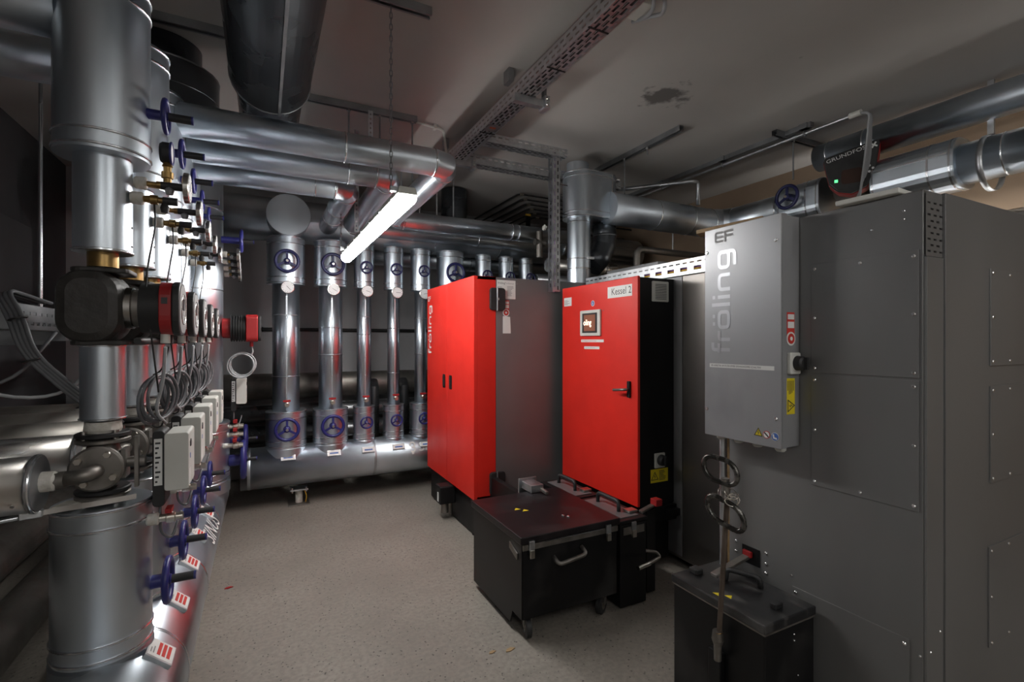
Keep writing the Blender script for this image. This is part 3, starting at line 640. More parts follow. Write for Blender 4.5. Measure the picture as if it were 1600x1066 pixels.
for y in (.35, 1.05, 1.75):
    b = MB().box((-.03, y - .03, .03), (.03, y + .03, CZ - 2.885)).build('clamp_block', CHAN, t); MB().torus((0, y, 0), Y_, .018, .006, 14, 6).build('clamp_ring', CHAN, b)
MB().box((-.02, .3, CZ - 2.885 - .035), (.02, 2.6, CZ - 2.885)).build('support_channel', CHAN, t)
t = thing('cable_bundle', 'pale cables dropping from the conduit end to the red pump', 'cable', (3.46, 1.80, 2.885))
for q in range(4):
    MB().tube(bend([(0, .02, 0), (.005 * q, -.05, -.02), (.10 + .02 * q, .03, -.28), (.30 + .03 * q, .18 + .03 * q, -.56), (.33 + .02 * q, .10 + .04 * q, -.72)], .09, 4), .008, 7).build('cable', CABLEW, t)

duct = thing('ventilation_duct', 'big dark round duct under the ceiling coming towards the viewer', 'duct', (.035, -1.6, 2.655))
MB().segtube([(0, 0, 0), (0, 4.2, 0)], .174, 44).build('jacket', BLKDUCT, duct)
MB().lathe([(4.2, .15), (4.7, .15)], (0, 0, 0), Y_, 32).build('inner_collar', BLKDUCT, duct)
MB().obox((.03, 2.3, -.1755), X_ * .012, Y_ * 1.9, Z_ * .004).build('seam_strip', CHAN, duct)
for y in (2.5, 2.9, 3.3, 3.65, 3.95): MB().lathe([(0, .005), (.004, .004)], (.036, y, -.174), -Z_, 8).build('rivet', SCREW, duct, 'drv')
band(duct, (0, 4.19, 0), Y_, .174, .01, .004, mt=CHAN)
for y in (.6, 3.0): MB().box((-.02, y - .02, .17), (.02, y + .02, CZ - 2.655)).build('hanger', CHAN, duct)

def tray(label, o, u, n, L, W, H, flip=1, cables=(), mt=GALV, brackets=()):
    """U-shaped slotted tray; o corner, u length direction, n across, opening along +flip*w"""
    o, u, n = V(o), V(u).normalized(), V(n).normalized(); w_ = u.cross(n) * flip
    t = thing('cable_tray', label, 'cable tray', o); m = MB(); p = .052
    perf(m, (0, 0, 0), u, n, L, [(W * .06, W * .15, .064, .046, .010), (W * .22, W * .36, .064, .046, .042), (W * .43, W * .57, .064, .046, .010), (W * .64, W * .78, .064, .046, .042), (W * .85, W * .94, .064, .046, .010)], W)
    m.build('base_sheet', mt, t, solid=.0015)
    for q, s in ((0, 'side_sheet'), (1, 'side_sheet')):
        m = MB(); perf(m, n * W * q, u, w_, L, [(H * .2, H * .34, p, .030, .012), (H * .62, H * .76, p, .030, .036)], H); m.build(s, mt, t, solid=.0015)
    for (a, b, r, mt2) in cables:
        MB().cyl(n * W * a + w_ * (r + .002 + b), u * L + n * W * a + w_ * (r + .002 + b), r, n=7).build('cable', mt2, t)
    return t
TX = 1.27; TZ = 2.775
main = tray('long slotted cable tray running under the ceiling from the viewer to the boilers', (TX, .2, TZ), Y_, X_, 3.38, .105, .075, -1, [(.25, 0, .008, CABLE), (.45, 0, .009, WIRE), (.7, 0, .008, WIRE), (.85, 0, .007, CABLE)])
for y in (1.0, 2.22, 3.3):
    b = MB().box((-.03, y - .02, -.042), (.185, y + .02, -.002)).build('support_arm', GALV, main); MB().box((.155, y - .035, -.055), (.19, y + .035, .02)).build('arm_plate', GALV, b, bevel=.004)
    for z in (-.03, .002): MB().lathe([(0, .012), (.008, .009)], (.172, y - .035, z), -Y_, 10).build('bolt', SCREW, b)
    MB().box((.16, y - .012, -.002), (.18, y + .012, CZ - TZ)).build('hanger', CHAN, main)
    MB().box((-.03, y + .05, .10), (.0, y + .12, CZ - TZ)).build('wall_clip', CHAN, main)
MB().obox((.01, 2.62, -.003), X_ * .085, Y_ * .10, Z_ * .002).build('splice_plate', CHAN, main); MB().obox((.03, 2.655, -.0045), X_ * .04, Y_ * .02, Z_ * .0015).build('orange_mark', ORNG, main)
for y in (1.9, 1.55, 2.75): MB().box((-.002, y, -.004), (.107, y + .008, -.001)).build('cable_tie', WIRE, main)
tray('short slotted tray branching right towards the vertical tray', (TX + .105, 3.08, TZ), X_, Y_, .66, .09, .06, 1, [(.4, 0, .008, WIRE), (.7, 0, .008, CABLE)])
tray('slotted tray branching right behind the vertical tray', (TX + .105, 3.48, TZ - .01), X_, Y_, 1.5, .10, .07, 1, [(.4, 0, .008, WIRE)])
vt = tray('vertical slotted tray dropping between the two boilers', (1.985, 3.105, 1.77), Z_, Y_, 1.06, .06, .065, 1, [(.3, 0, .008, WIRE), (.6, 0, .009, CABLE), (.8, 0, .007, PURP)])
for z in (.15, .36, .58, .8): MB().box((-.003, -.002, z), (.067, -.0005, z + .006)).build('cable_tie', WIRE, vt)
t = thing('junction_box', 'grey junction box with cable loops beside the tray at the top edge', 'junction box', (1.40, 1.62, 2.86))
MB().box((0, 0, 0), (.12, .12, .09)).build('box', WHT, t, bevel=.006)
for x in (.02, .06): MB().cyl((x, -.0, .03), (x, -.035, .025), .016, n=10).build('gland', WHT, t)
for q in range(2): MB().tube(bend([(.02 + .04 * q, -.03, .025), (.03 + .06 * q, -.10, -.03), (.06 + .06 * q, -.06, -.07), (.12, .05, -.02), (.14, .16, .03)], .07, 5), .009, 8).build('cable', CABLEW, t)
jb2 = thing('junction_box', 'pale junction box at the very top edge right of the tray', 'junction box', (1.47, 1.42, 2.87)); MB().box((0, 0, 0), (.09, .12, .08)).build('box', WHT, jb2, bevel=.006)
MB().tube(bend([(.03, -.02, .02), (.09, -.06, -.04), (.15, .02, -.02), (.15, .1, .05)], .06, 5), .009, 8).build('cable', CABLEW, jb2)

# ------------------------------------------------------------------ back wall: header, risers, pipe rack
YH = 4.62
bh = thing('distribution_header', 'thick galvanised header pipe on the floor along the back wall', 'header pipe', (-.16, YH, 0))
MB().segtube([(0, 0, .335), (3.3, 0, .335)], .17, 40).build('jacket', ZINC, bh)
for x in (.06, 1.06, 2.1): band(bh, (x, 0, .335), X_, .17, .022, .002, mt=ZINC2)
for x in (.44, 2.4):
    f = MB().box((x - .085, -.10, 0), (x + .085, .09, .01)).build('support_foot', STEEL, bh, bevel=.002)
    MB().cyl((x, -.01, .01), (x, -.01, .12), .03, n=14).build('post', WOOL, f); MB().box((x - .07, -.07, .12), (x + .07, .06, .132)).build('head_plate', GALV, f)
    for a in (-.055, .055): MB().cyl((x + a, -.055, .105), (x + a, -.055, .145), .008, n=6).build('bolt', SCREW, f)
    MB().tube(bend([(x + .035, -.05, .13), (x + .06, -.06, .07), (x + .05, -.06, .015)], .03, 3), .004, 6).build('earth_wire', YELC, f)
BR = [(.18, .16, .107), (.54, .147, .10), (.83, .095, .063), (1.10, .095, .056), (1.36, .10, .056), (1.66, .14, .11), (2.02, .085, .055), (2.28, .08, .055), (2.52, .08, .055)]
NM = ['first', 'second', 'third', 'fourth', 'fifth', 'sixth', 'seventh', 'eighth', 'ninth']
for i, (x, rd, rp) in enumerate(BR):
    w_ = NM[i]; big = rd > .12; R = .086 if big else .050
    valve_drum(f'{w_} lower valve drum from the left on the rear header', (x, YH, .506), rd, .302, dict(c=(0, -rd - .035, .164), d=(0, -1, 0), R=R, sp=.05, sleeve=False), group='lower valve drums on the rear header', seam=-1.57)
    t = jacket('riser_pipe', f'{w_} vertical zinc riser from the left on the back wall', [(x, YH, .80), (x, YH, 1.92)], rp, [((x, YH, 1.1 + .18 * (i % 3)), Z_), ((x, YH, 1.62 - .1 * (i % 2)), Z_)], group='risers on the back wall', bmat=ZINC2)
    MB().obox((-.006, -rp - .002, .05), X_ * .012, Y_ * .003, Z_ * 1.0).build('seam_strip', ZINC2, t)
    for q in range(6): MB().lathe([(0, .004), (.003, .003)], (0.0, -rp - .002, .12 + q * .17), -Y_, 8).build('rivet', SCREW, t, 'rprv%d%.3f' % (q, rp))
    valve_drum(f'{w_} upper valve drum from the left below the rear pipe rack', (x, YH, 1.88), rd * .94, .40, dict(c=(0, -rd - .03, .18), d=(0, -1, 0), R=R * 1.0, sp=.05, sleeve=False), group='upper valve drums on the back wall', wmat=NAVY, seam=-1.57)
    if i < 6:
        gauge(f'{w_} round dial thermometer from the left on the back wall risers', (x + .005, YH - rp, 1.845), -Y_, .052, .06, 'thermometers on the back wall', -.8 + .25 * i, wrap=False)
        t = thing('drain_valve', f'{w_} red-lever drain valve from the left above the rear lower drums', 'valve', (x, YH - rp, .87), 0, 'drain valves on the rear risers'); red_cock(t, (0, 0, 0), -Y_, 1.3, 'bdv', 'ball_valve')
    MB().lathe([(0, rd + .003), (.068, rd + .003), (.074, rd - .002)], (x + .16, 0, .43), Z_, 28).build('saddle_collar', ZINC, bh)
    nrm = V((0, -.86, .51)); tt = V((0, .51, .86)); c = V((x + .17, 0, .335)) + nrm * .169
    h = MB().obox(c - X_ * .055 - tt * .02, X_ * .11, tt * .05, nrm * .02).build('label_holder', GALV, bh, bevel=.002)
    MB().obox(c - X_ * .05 - tt * .016 + nrm * .0202, X_ * .10, tt * .042, nrm * .0008).build('label_card', PAPER, h); MB().obox(c - X_ * .035 - tt * .004 + nrm * .0212, X_ * .07, tt * .012, nrm * .0005).build('blue_line', BLUEP, h)
text('lettering', 'SINUS', .115, (1.455, -.155, .335 + .075), X_, (0, .40, .92), PAPER, bh, 'LEFT', 1.1)
m = MB(); o_ = V((1.40, -.1575, .335 + .075)); vv = V((0, .40, .92))
m.ribbon(arc(0, .030, .022, -60, 200, 8), .014, o_, X_, vv); m.ribbon(arc(0, -.014, .022, 120, -140, 8), .014, o_, X_, vv); m.prism([(.012 * math.cos(a), -.048 + .012 * math.sin(a)) for a in [k * .785 for k in range(8)]], o_, X_, vv, V((0, -.001, .0004))); m.build('swirl_logo', PAPER, bh)
# large collector with blanked stub
t = jacket('collector_pipe', 'thick dull zinc collector pipe high along the back wall', [(-1.2, 4.72, 2.45), (4.1, 4.72, 2.45)], .185, [((.62, 4.72, 2.45), X_), ((.78, 4.72, 2.45), X_), ((1.5, 4.72, 2.45), X_), ((2.2, 4.72, 2.45), X_)], mt=ZINC2, n=36)
s = MB().lathe([(.1, .165), (.34, .165)], (1.39, 0, -.02), -Y_, 32).build('blanked_stub', ZINC2, t); MB().lathe([(0, .168), (.006, .166)], (1.39, -.34, -.02), -Y_, 32).build('stub_lid', ZINC, s); band(s, (1.39, -.33, -.02), Y_, .165, .012, .004)
t = jacket('rack_pipe', 'zinc pipe just below the collector at the back, passing behind the lamp', [(.6, 4.98, 2.25), (4.29, 4.98, 2.25)], .09, [((2.0, 4.98, 2.25), X_)])
MB()
t = thing('duct_riser', 'dark upright duct behind the overhead pipe elbow', 'duct', (1.74, 4.72, 2.62)); MB().lathe([(0, .13), (.31, .13)], (0, 0, 0), Z_, 32).build('jacket', BLKDUCT, t); band(t, (0, 0, .12), Z_, .13, .02, .002, mt=BLKDUCT); band(t, (0, 0, .22), Z_, .13, .02, .002, mt=BLKDUCT)
t = thing('ventilation_duct', 'dark round duct lying along the top of the back wall', 'duct', (2.2, 5.2, 2.62)); MB().segtube([(0, 0, -.1), (.15, 0, 0), (.4, 0, .02), (2.09, 0, .02)], .14, 28).build('jacket', BLKDUCT, t)
for x in (.42, .75): band(t, (x, 0, .02), X_, .14, .012, .004, mt=CHAN)
t = thing('tray_bracket', 'black bracket with yellow edge above the dark rear duct', 'bracket', (2.62, 4.8, 2.68)); MB().obox((0, 0, .12), (.16, .3, -.16), (.06, 0, 0), (0, 0, .02)).build('arm', BLACK, t); MB().obox((0, -.005, .12), (.06, 0, 0), (0, .02, 0), (0, 0, .022)).build('yellow_edge', YELC, t)
for q in range(6):
    xq = 2.34 + .10 * q; yq = 4.45 + .11 * q; zq = 2.91 - .012 * q
    t = thing('conduit_pipe', NM[q] + ' of six thin black conduits bent under the rear ceiling', 'conduit', (xq, yq, zq), 0, 'black conduits under the rear ceiling')
    MB().tube(bend([(0, 1.15 - .1 * q, 0), (0, 0, 0), (1.6, 0, 0)], .05, 4), .009, 7).build('tube', RUBB, t); MB().cyl((0.02, 0, 0), (.06, 0, 0), .013, n=8).build('coupling', NICKEL, t)
for q in range(4):
    t = thing('threaded_rod', NM[q] + ' hanger rod from the left in front of the dark rear duct', 'rod', (1.03 + .16 * q, 4.05 + .02 * q, 2.36), 0, 'hanger rods above the rear pipes'); MB().cyl((0, 0, 0), (0, 0, CZ - 2.36), .007, n=8).build('rod', GALV, t); MB().cyl((0, 0, CZ - 2.36 - .02), (0, 0, CZ - 2.36), .016, n=8).build('anchor', CHAN, t)
t = thing('perforated_strap', 'perforated hanger strap between the overhead pipe bends', 'strap', (.60, 3.72, 2.2)); m = MB(); perf(m, (0, 0, 0), Z_, X_, .75, [(.010, .020, .03, .014, .008)], .03); m.build('strap', GALV, t, solid=.003)
t = thing('perforated_strap', 'perforated hanger strap above the crossing overhead pipes', 'strap', (.62, 3.30, 2.40)); m = MB(); perf(m, (0, 0, 0), Z_, X_, .52, [(.010, .020, .03, .014, .008)], .03); m.build('strap', GALV, t, solid=.003)
# dark pipes low on the back wall
for i, (z, r, mt_) in enumerate(((.96, .125, DUST), (.70, .085, DKPIPE), (.50, .085, DKPIPE), (.30, .085, DKPIPE))):
    jacket('wall_pipe', ['uppermost dusty', 'upper dark', 'middle dark', 'lowest dark'][i] + ' pipe running low along the back wall behind the risers', [(-1.3, 5.28, z), (3.2, 5.28, z)], r, [((.62, 5.28, z), X_)] if i == 0 else [], mt=mt_)
for i, x in enumerate((1.02, 1.33)):
    t = thing('drop_pipe', ['left', 'right'][i] + ' dark drop pipe joining the low rear pipes', 'pipe', (x, 5.12, .4)); MB().segtube([(0, 0, 0), (0, 0, .52), (0, .06, .58)], .05, 16).build('jacket', DKPIPE, t)
t = thing('wall_conduit', 'thin dark conduit running level along the back wall', 'conduit', (-.6, 5.62, 1.52)); MB().cyl((0, 0, 0), (3.0, 0, 0), .018, n=10).build('tube', RUBB, t)
for x in (.6, 1.3, 2.0): MB().torus((x, 0, 0), X_, .02, .006, 12, 6).build('clip', WHT if x == 1.3 else RUBB, t)
t = thing('sensor_box', 'tiny white sensor box under the back wall conduit', 'sensor', (.98, 5.63, 1.40)); MB().box((0, -.03, 0), (.07, .02, .07)).build('box', WHT, t, bevel=.004); MB().box((.02, -.034, .02), (.05, -.03, .05)).build('window', INK, t)

# flue over the boilers and pipes at upper right
def obround(mb, cx, cy, hx, r, z0, z1, n=10):
    poly = arc(cx + hx, cy, r, -90, 90, n) + arc(cx - hx, cy, r, 90, 270, n); N = len(poly)
    a = mb.add([(x, y, z0) for x, y in poly]); b = mb.add([(x, y, z1) for x, y in poly])
    for i in range(N): j = (i + 1) % N; mb.face((a + i, a + j, b + j, b + i), True)
    a = mb.add([(x, y, z0) for x, y in poly]); b = mb.add([(x, y, z1) for x, y in poly]); mb.face(tuple(a + i for i in range(N))[::-1]); mb.face(tuple(b + i for i in range(N))); return mb
fl = thing('flue_housing', 'shiny zinc flue housing with oval box above the boilers', 'flue', (2.34, 3.34, 1.87))
obround(MB(), .085, 0, .085, .15, .53, .90).build('oval_box', ZINC, fl)
for z in (.535, .575, .86, .895): obround(MB(), .085, 0, .085, .154, z - .004, z + .004).build('rolled_band', RIM, fl)
MB().obox((.20, -.151, .54), X_ * .010, Y_ * .003, Z_ * .35).build('seam', RIM, fl)
for z in (.55, .88): MB().cyl((.30, -.08, z), (.325, -.09, z), .018, n=10).build('bolt', SCREW, fl)
MB().lathe([(0, .095), (.54, .095)], (-.02, 0, 0), Z_, 32).build('flue_pipe', ZINC, fl)
for z in (.12, .2, .5): band(fl, (-.02, 0, z), Z_, .095, .008, .003)
MB().box((-.01, -.115, .19), (.05, -.095, .21)).build('clamp', GALV, fl)
MB().lathe([(.90, .09), (.99, .09)], (-.02, .02, 0), Z_, 28).build('top_spigot', ZINC, fl)
MB().segtube([(.24, .02, .53), (.26, .02, .44), (.25, .02, .34), (.20, .02, .24), (.12, .02, .16)], .10, 26).build('black_elbow', BLKDUCT, fl)
band(fl, (.26, .02, .42), Z_, .10, .008, .003, mt=CHAN)
ZR = 2.49
jacket('insulated_pipe', 'wide zinc pipe from the flue housing to the bend at upper right', [(2.52, 3.22, ZR), (3.68, 3.22, ZR), (3.80, 3.17, ZR), (3.86, 3.06, ZR), (3.86, 2.56, ZR)], .13, [((3.0, 3.22, ZR), X_), ((3.4, 3.22, ZR), X_), ((3.66, 3.22, ZR), X_), ((3.86, 3.04, ZR), Y_), ((3.86, 2.6, ZR), Y_)], n=32)
t = thing('valve_housing', 'zinc valve housing with dark blue handwheel left of the red pump', 'valve housing', (3.86, 2.22, ZR))
MB().prism(rrect(-.16, -.15, .16, .15, .09, 6), (0, 0, 0), X_, Z_, Y_ * .34).build('box', ZINC, t, bevel=.006)
for y in (.02, .10, .32): MB().prism(rrect(-.164, -.154, .164, .154, .092, 6), (0, y - .005, 0), X_, Z_, Y_ * .01).build('rolled_band', RIM, t)
handwheel(t, (-.23, .2, .03), -X_, .085, NAVY, .07, False)
t = thing('circulation_pump', 'large black and red pump with tilted display panel above the separator cabinet', 'pump', (3.80, 2.03, 2.60))
d_ = V((-.83, -.36, -.0)).normalized(); u_ = V((.36, -.83, .28)).normalized(); v_ = d_.cross(u_) * -1
u_ = V((.40, -.88, 0)).normalized(); v_ = V((0, 0, 1)); d_ = u_.cross(v_)
hp = [(x * .86, y * .86) for x, y in [(-.20, .10), (-.19, .04), (-.16, -.10), (-.10, -.17), (.0, -.20), (.10, -.16), (.16, -.05), (.19, .19), (.175, .205), (.16, .205), (-.19, .13)]]
MB().prism(hp, d_ * .02, u_, v_, d_ * .10).build('red_body', REDP, t, bevel=.008)
h = MB().prism([(x * .97, y * .97) for x, y in hp], d_ * .12, u_, v_, d_ * .04).build('control_head', RUBB, t, bevel=.01)
text('lettering', 'GRUNDFOS', .037, d_ * .1615 + u_ * -.15 + v_ * .076, (u_ + v_ * .24), (v_ - u_ * .24), PAPER, h, 'LEFT', 1.2)
m = MB(); e1 = (u_ + v_ * .25).normalized(); e2 = (v_ - u_ * .25).normalized(); cc = d_ * .1612 + u_ * .125 + v_ * .135
for a in (1, -1): m.obox(cc - (e1 + e2 * a).normalized() * .022 - (e2 - e1 * a).normalized() * .005, (e1 + e2 * a).normalized() * .044, (e2 - e1 * a).normalized() * .010, d_ * .001)
m.build('cross_logo', PAPER, h)
MB().prism(rrect(-.06, -.10, .06, .0, .02), d_ * .1602, u_, v_, d_ * .002).build('display', SCREEN, h); m = MB()
for a in range(4): m.lathe([(0, .008), (.002, .008)], d_ * .1602 + u_ * (.10 + .02 * math.cos(a * 1.57)) + v_ * (-.02 + .02 * math.sin(a * 1.57)), d_, 8)
m.build('buttons', DIAL, h); MB().obox(d_ * .1602 + u_ * -.10 + v_ * -.08, u_ * .02, v_ * .02, d_ * .001).build('status_light', GREENL, h)
MB().lathe([(-.16, .11), (.02, .13)], (0, 0, 0), d_, 28).build('motor', RUBB, t); MB().lathe([(-.2, .10), (-.14, .14)], (0, 0, -.06), d_, 20).build('volute', STEEL, t)
MB().cyl(u_ * .16 + d_ * .06 + v_ * .02, u_ * .22 + d_ * .06 + v_ * .03, .02, n=10).build('gland', WHT, t)
t = thing('valve_housing', 'rounded zinc insulation box right of the red pump', 'valve housing', (3.86, 1.42, ZR))
MB().prism(rrect(-.16, -.15, .16, .16, .12, 6), (0, 0, 0), X_, Z_, Y_ * .46).build('box', ZINC, t, bevel=.006)
for y in (.02, .13, .44): MB().prism(rrect(-.164, -.154, .164, .164, .122, 6), (0, y - .005, 0), X_, Z_, Y_ * .01).build('rolled_band', RIM, t)
MB().obox((-.164, .03, .045), X_ * .006, Y_ * .40, Z_ * .012).build('seam', RIM, t)
for y in (.25, .36): MB().cyl((-.05, y, -.21), (-.05, y, -.15), .025, n=8).build('drain_plug', NICKEL, t)
jacket('insulated_pipe', 'thick zinc pipe at upper right running out of the picture, the lower of two', [(3.86, 1.42, ZR), (3.86, -1.0, ZR)], .125, [((3.86, 1.22, ZR), Y_), ((3.86, .95, ZR), Y_)], n=32)
jacket('insulated_pipe', 'zinc pipe close under the ceiling at upper right, the upper of two', [(3.84, 2.30, 2.81), (3.84, -1.0, 2.81)], .10, [((3.84, 2.2, 2.81), Y_), ((3.84, 1.95, 2.81), Y_)], n=28)
t = thing('hanger_strap', 'bare steel hanger strap looped under the lower right pipe', 'strap', (3.86, 1.30, ZR)); MB().lathe([(-.015, .165), (.015, .165)], (0, 0, -.03), Y_, 28, False).build('strap_loop', GALV, t, solid=.003); MB().box((-.01, -.015, .13), (.01, .015, CZ - ZR)).build('rod', GALV, t)
for i, (x, z, r) in enumerate(((4.1, 2.15, .06), (4.12, 1.95, .05))): jacket('insulated_pipe', ['upper', 'lower'][i] + ' slim pipe along the tan right wall', [(x, 4.6, z), (x, -1., z)], r, mt=ALU)
t = thing('drop_pipe', 'bare steel pipe with knee behind the tray on the right boiler', 'pipe', (2.9, 3.3, 1.9)); MB().tube(bend([(0, 0, 0), (0, 0, .30), (1.0, 0, .30)], .06, 5), .03, 12).build('tube', STEEL, t); MB().cyl((.42, 0, .33), (.42, 0, .48), .006, n=8).build('rod', GALV, t)
t = thing('steel_vent', 'short vertical steel pipe with elbow on top of the flue pipe', 'pipe', (3.42, 3.1, 2.6)); MB().tube(bend([(0, 0, 0), (0, 0, .2), (-.06, .0, .2), (-.5, .5, .2)], .03, 4), .017, 10).build('tube', GALV, t)
tray('far slotted tray under the ceiling behind the flue pipe', (2.6, 4.1, 2.80), X_, Y_, 1.55, .16, .06, 1, [(.4, 0, .01, WIRE)], mt=CHAN)
t = thing('valve_cluster', 'dark shut-off valve with pale knob left of the vertical tray', 'valve', (2.3, 3.95, 2.30)); MB().cyl((0, 0, 0), (0, .11, .08), .02, n=8).build('tapping', STEEL, t); MB().cyl((0, 0, -.12), (0, 0, .12), .03, n=12).cyl((-.05, 0, .02), (.06, 0, .02), .03, n=10).build('valve_body', STEEL, t); MB().lathe([(0, .01), (.02, .024), (.05, .02)], (.02, -.03, .13), V((.3, -.4, .6)), 10).build('knob', WHT, t)
for i, (y, z, r) in enumerate(((4.3, 2.18, .07), (4.55, 2.06, .06), (5.0, 2.0, .08))): jacket('rack_pipe', ['front', 'middle', 'rear'][i] + ' rack pipe seen right of the black elbow', [(2.6, y, z), (4.29, y, z)], r, [((3.3, y, z), X_)], mt=ALU if i != 1 else DKPIPE)

# ------------------------------------------------------------------ left boiler (red doors)
def screws(parent, pts, n, r=.006, key=None):
    for p in pts: MB().lathe([(-.001, r), (.0012, r), (.0035, r * .6), (.0036, 0)], (0, 0, 0), n, 10).build('screw', SCREW, parent, key, loc=p)
# lettering drawn from strokes: letter -> list of (path, closed)
def rp(path, r=.16):   # round a 2D polyline
    return [(p.x, p.y) for p in bend([(x, y, 0) for x, y in path], r, 4)]
LET = {'f': ([(rp([(.48, 1.42), (.14, 1.42), (.14, 0)]), 0), ([(0, .9), (.44, .9)], 0)], .52),
       'r': ([(rp([(.11, 0), (.11, .89), (.52, .89)]), 0)], .58), 'l': ([([(.11, 0), (.11, 1.5)], 0)], .36),
       'o': ([(rrect(.11, .11, .83, .89, .2), 1), ([(.28, 1.22), (.28, 1.42)], 0), ([(.64, 1.22), (.64, 1.42)], 0)], 1.08),
       'i': ([([(.11, 0), (.11, 1.)], 0), ([(.11, 1.22), (.11, 1.44)], 0)], .36),
       'n': ([(rp([(.11, 0), (.11, .89), (.79, .89), (.79, 0)], .24), 0)], 1.04),
       'g': ([(rrect(.11, .11, .83, .89, .2), 1), (rp([(.83, .5), (.83, -.38), (.16, -.38)], .24), 0)], 1.06)}
def wordmark(parent, o, u, v, h, mt, word='froling', name='lettering', sx=1.45):
    o, u, v = V(o), V(u).normalized(), V(v).normalized(); x = 0.; nn = u.cross(v)
    for q, ch in enumerate(word):
        st, adv = LET[ch]; m = MB()
        for si, (path, cl) in enumerate(st): m.ribbon([(px * h * sx, py * h) for px, py in path], .24 * h, o + u * x * h * sx + nn * (.0004 + .00035 * si), u, v, bool(cl))
        m.build(name, mt, parent); x += adv
    return x * h
def slashmark(parent, o, u, v, h, mt, name='series_mark'):   # the two slanted block letters EF / a smaller pair
    o, u, v = V(o), V(u).normalized(), V(v).normalized(); nn = u.cross(v)
    m = MB()
    for y in (.1, .5, .9): m.ribbon([((.08) * h, y * h), (.85 * h, y * h)], .2 * h, o + nn * .0004, u, v)
    m.ribbon([(.08 * h, .1 * h), (.08 * h, .9 * h)], .18 * h, o + nn * .0009, u, v)
    for y in (.52, .9): m.ribbon([(1.2 * h, y * h), (1.9 * h, y * h)], .2 * h, o + nn * .0004, u, v)
    m.ribbon([(1.1 * h, 0), (1.1 * h, .98 * h)], .18 * h, o + nn * .0009, u, v); m.build(name, mt, parent)
def lines(parent, o, u, v, wd, ht, n, mt=INKG, name='print_line', seed=1):
    rr = random.Random(seed); o, u, v = V(o), V(u).normalized(), V(v).normalized(); nn = u.cross(v); m = MB()
    for q in range(n):
        y = ht * (q + .25) / n; L = wd * rr.uniform(.55, 1.); m.quad(o + v * y, o + v * y + u * L, o + v * (y + ht / n * .45) + u * L, o + v * (y + ht / n * .45))
    m.build(name, mt, parent)
def sticker(parent, o, u, v, wd, ht, mt, th=.0008, name='sticker'):
    o, u, v = V(o), V(u).normalized(), V(v).normalized(); return MB().obox(o, u * wd, v * ht, u.cross(v) * th).build(name, mt, parent)
def warn_tri(parent, c, u, v, s, mt=YEL, bolt=True):
    c, u, v = V(c), V(u).normalized(), V(v).normalized(); nn = u.cross(v)
    a = MB().prism([(-s * .58, -s * .42), (s * .58, -s * .42), (0, s * .58)], c, u, v, nn * .0008).build('warning_triangle', mt, parent)
    m = MB(); m.ribbon([(-s * .5, -s * .37), (s * .5, -s * .37), (0, s * .5)], s * .09, c + nn * .0011, u, v, True)
    m.ribbon([(.06 * s, .26 * s), (-.08 * s, .02 * s), (.08 * s, .0), (-.04 * s, -.24 * s)], s * .07, c + nn * .0011, u, v); m.build('warning_print', INK, a)
def disc(parent, c, n, r, mt, name, th=.0008): return MB().lathe([(0, r), (th, r)], c, n, 20).build(name, mt, parent)
NX, NY = -X_, -Y_

b1 = thing('boiler', 'boiler with tall red double doors and grey side panel, left of the two', 'boiler', (1.32, 3.18, 0))
MB().box((.03, .02, .012), (1.2, 1.07, .28)).build('base', BLACK, b1, bevel=.004)
MB().box((.172, .004, .28), (1.25, 1.085, 1.855)).build('body', GREYC, b1, bevel=.004)
MB().box((.172, .0, .24), (1.25, .004, 1.858)).build('side_panel', GREYC, b1)
for q, (y0, y1) in enumerate(((0, .563), (.567, 1.085))):
    m = MB().box((0, y0, .28), (.025, y1, 1.86))
    if q == 0: m.box((.025, 0, .28), (.170, .02, 1.86))
    else: m.box((.025, y1 - .02, .28), (.170, y1, 1.86))
    m.box((.025, y0, 1.835), (.170, y1, 1.86)); m.box((.025, y0, .28), (.170, y1, .30))
    d = m.build('door', RED, b1, bevel=.002)
    yh = .475 if q == 0 else .63
    h = MB().prism(rrect(-.028, -.055, .028, .055, .008, 2), (-.0, yh, 1.075), Y_, Z_, X_ * -.003).build('handle_recess', BLACK, d); MB().box((-.010, yh - .012, 1.035), (-.003, yh + .012, 1.115)).build('handle_pull', RUBB, h)
    if q == 1:
        # bottom-to-top lettering near the left edge
        wordmark(d, (-.0012, .965, 1.29), Z_, Y_, .060, PAPER); slashmark(d, (-.0016, 1.06, 1.752), NY, Z_, .042, PAPER)
for z in (1.70, .385):
    h = MB().prism(rrect(-.055, -.08, .065, .08, .02, 3), (.172, -.024, z), X_, Z_, Y_ * .024).build('hinge', RUBB, b1, bevel=.005); MB().cyl((.172, -.025, z - .085), (.172, -.025, z + .085), .006, n=8).build('hinge_pin', CHAN, h); MB().box((.17, -.0255, z - .008), (.185, -.024, z + .008)).build('mark', PAPER, h)
st = sticker(b1, (.178, -.0005, 1.705), X_, Z_, .15, .135, PAPER, name='data_plate'); lines(st, (.185, -.0016, 1.735), X_, Z_, .06, .06, 7, seed=3); lines(st, (.26, -.0016, 1.725), X_, Z_, .055, .075, 8, seed=4)
text('plate_heading', 'fröling', .022, (.187, -.0016, 1.818), X_, Z_, INK, st); text('plate_text', 'Turbomat  CE', .018, (.242, -.0016, 1.818), X_, Z_, INKG, st)
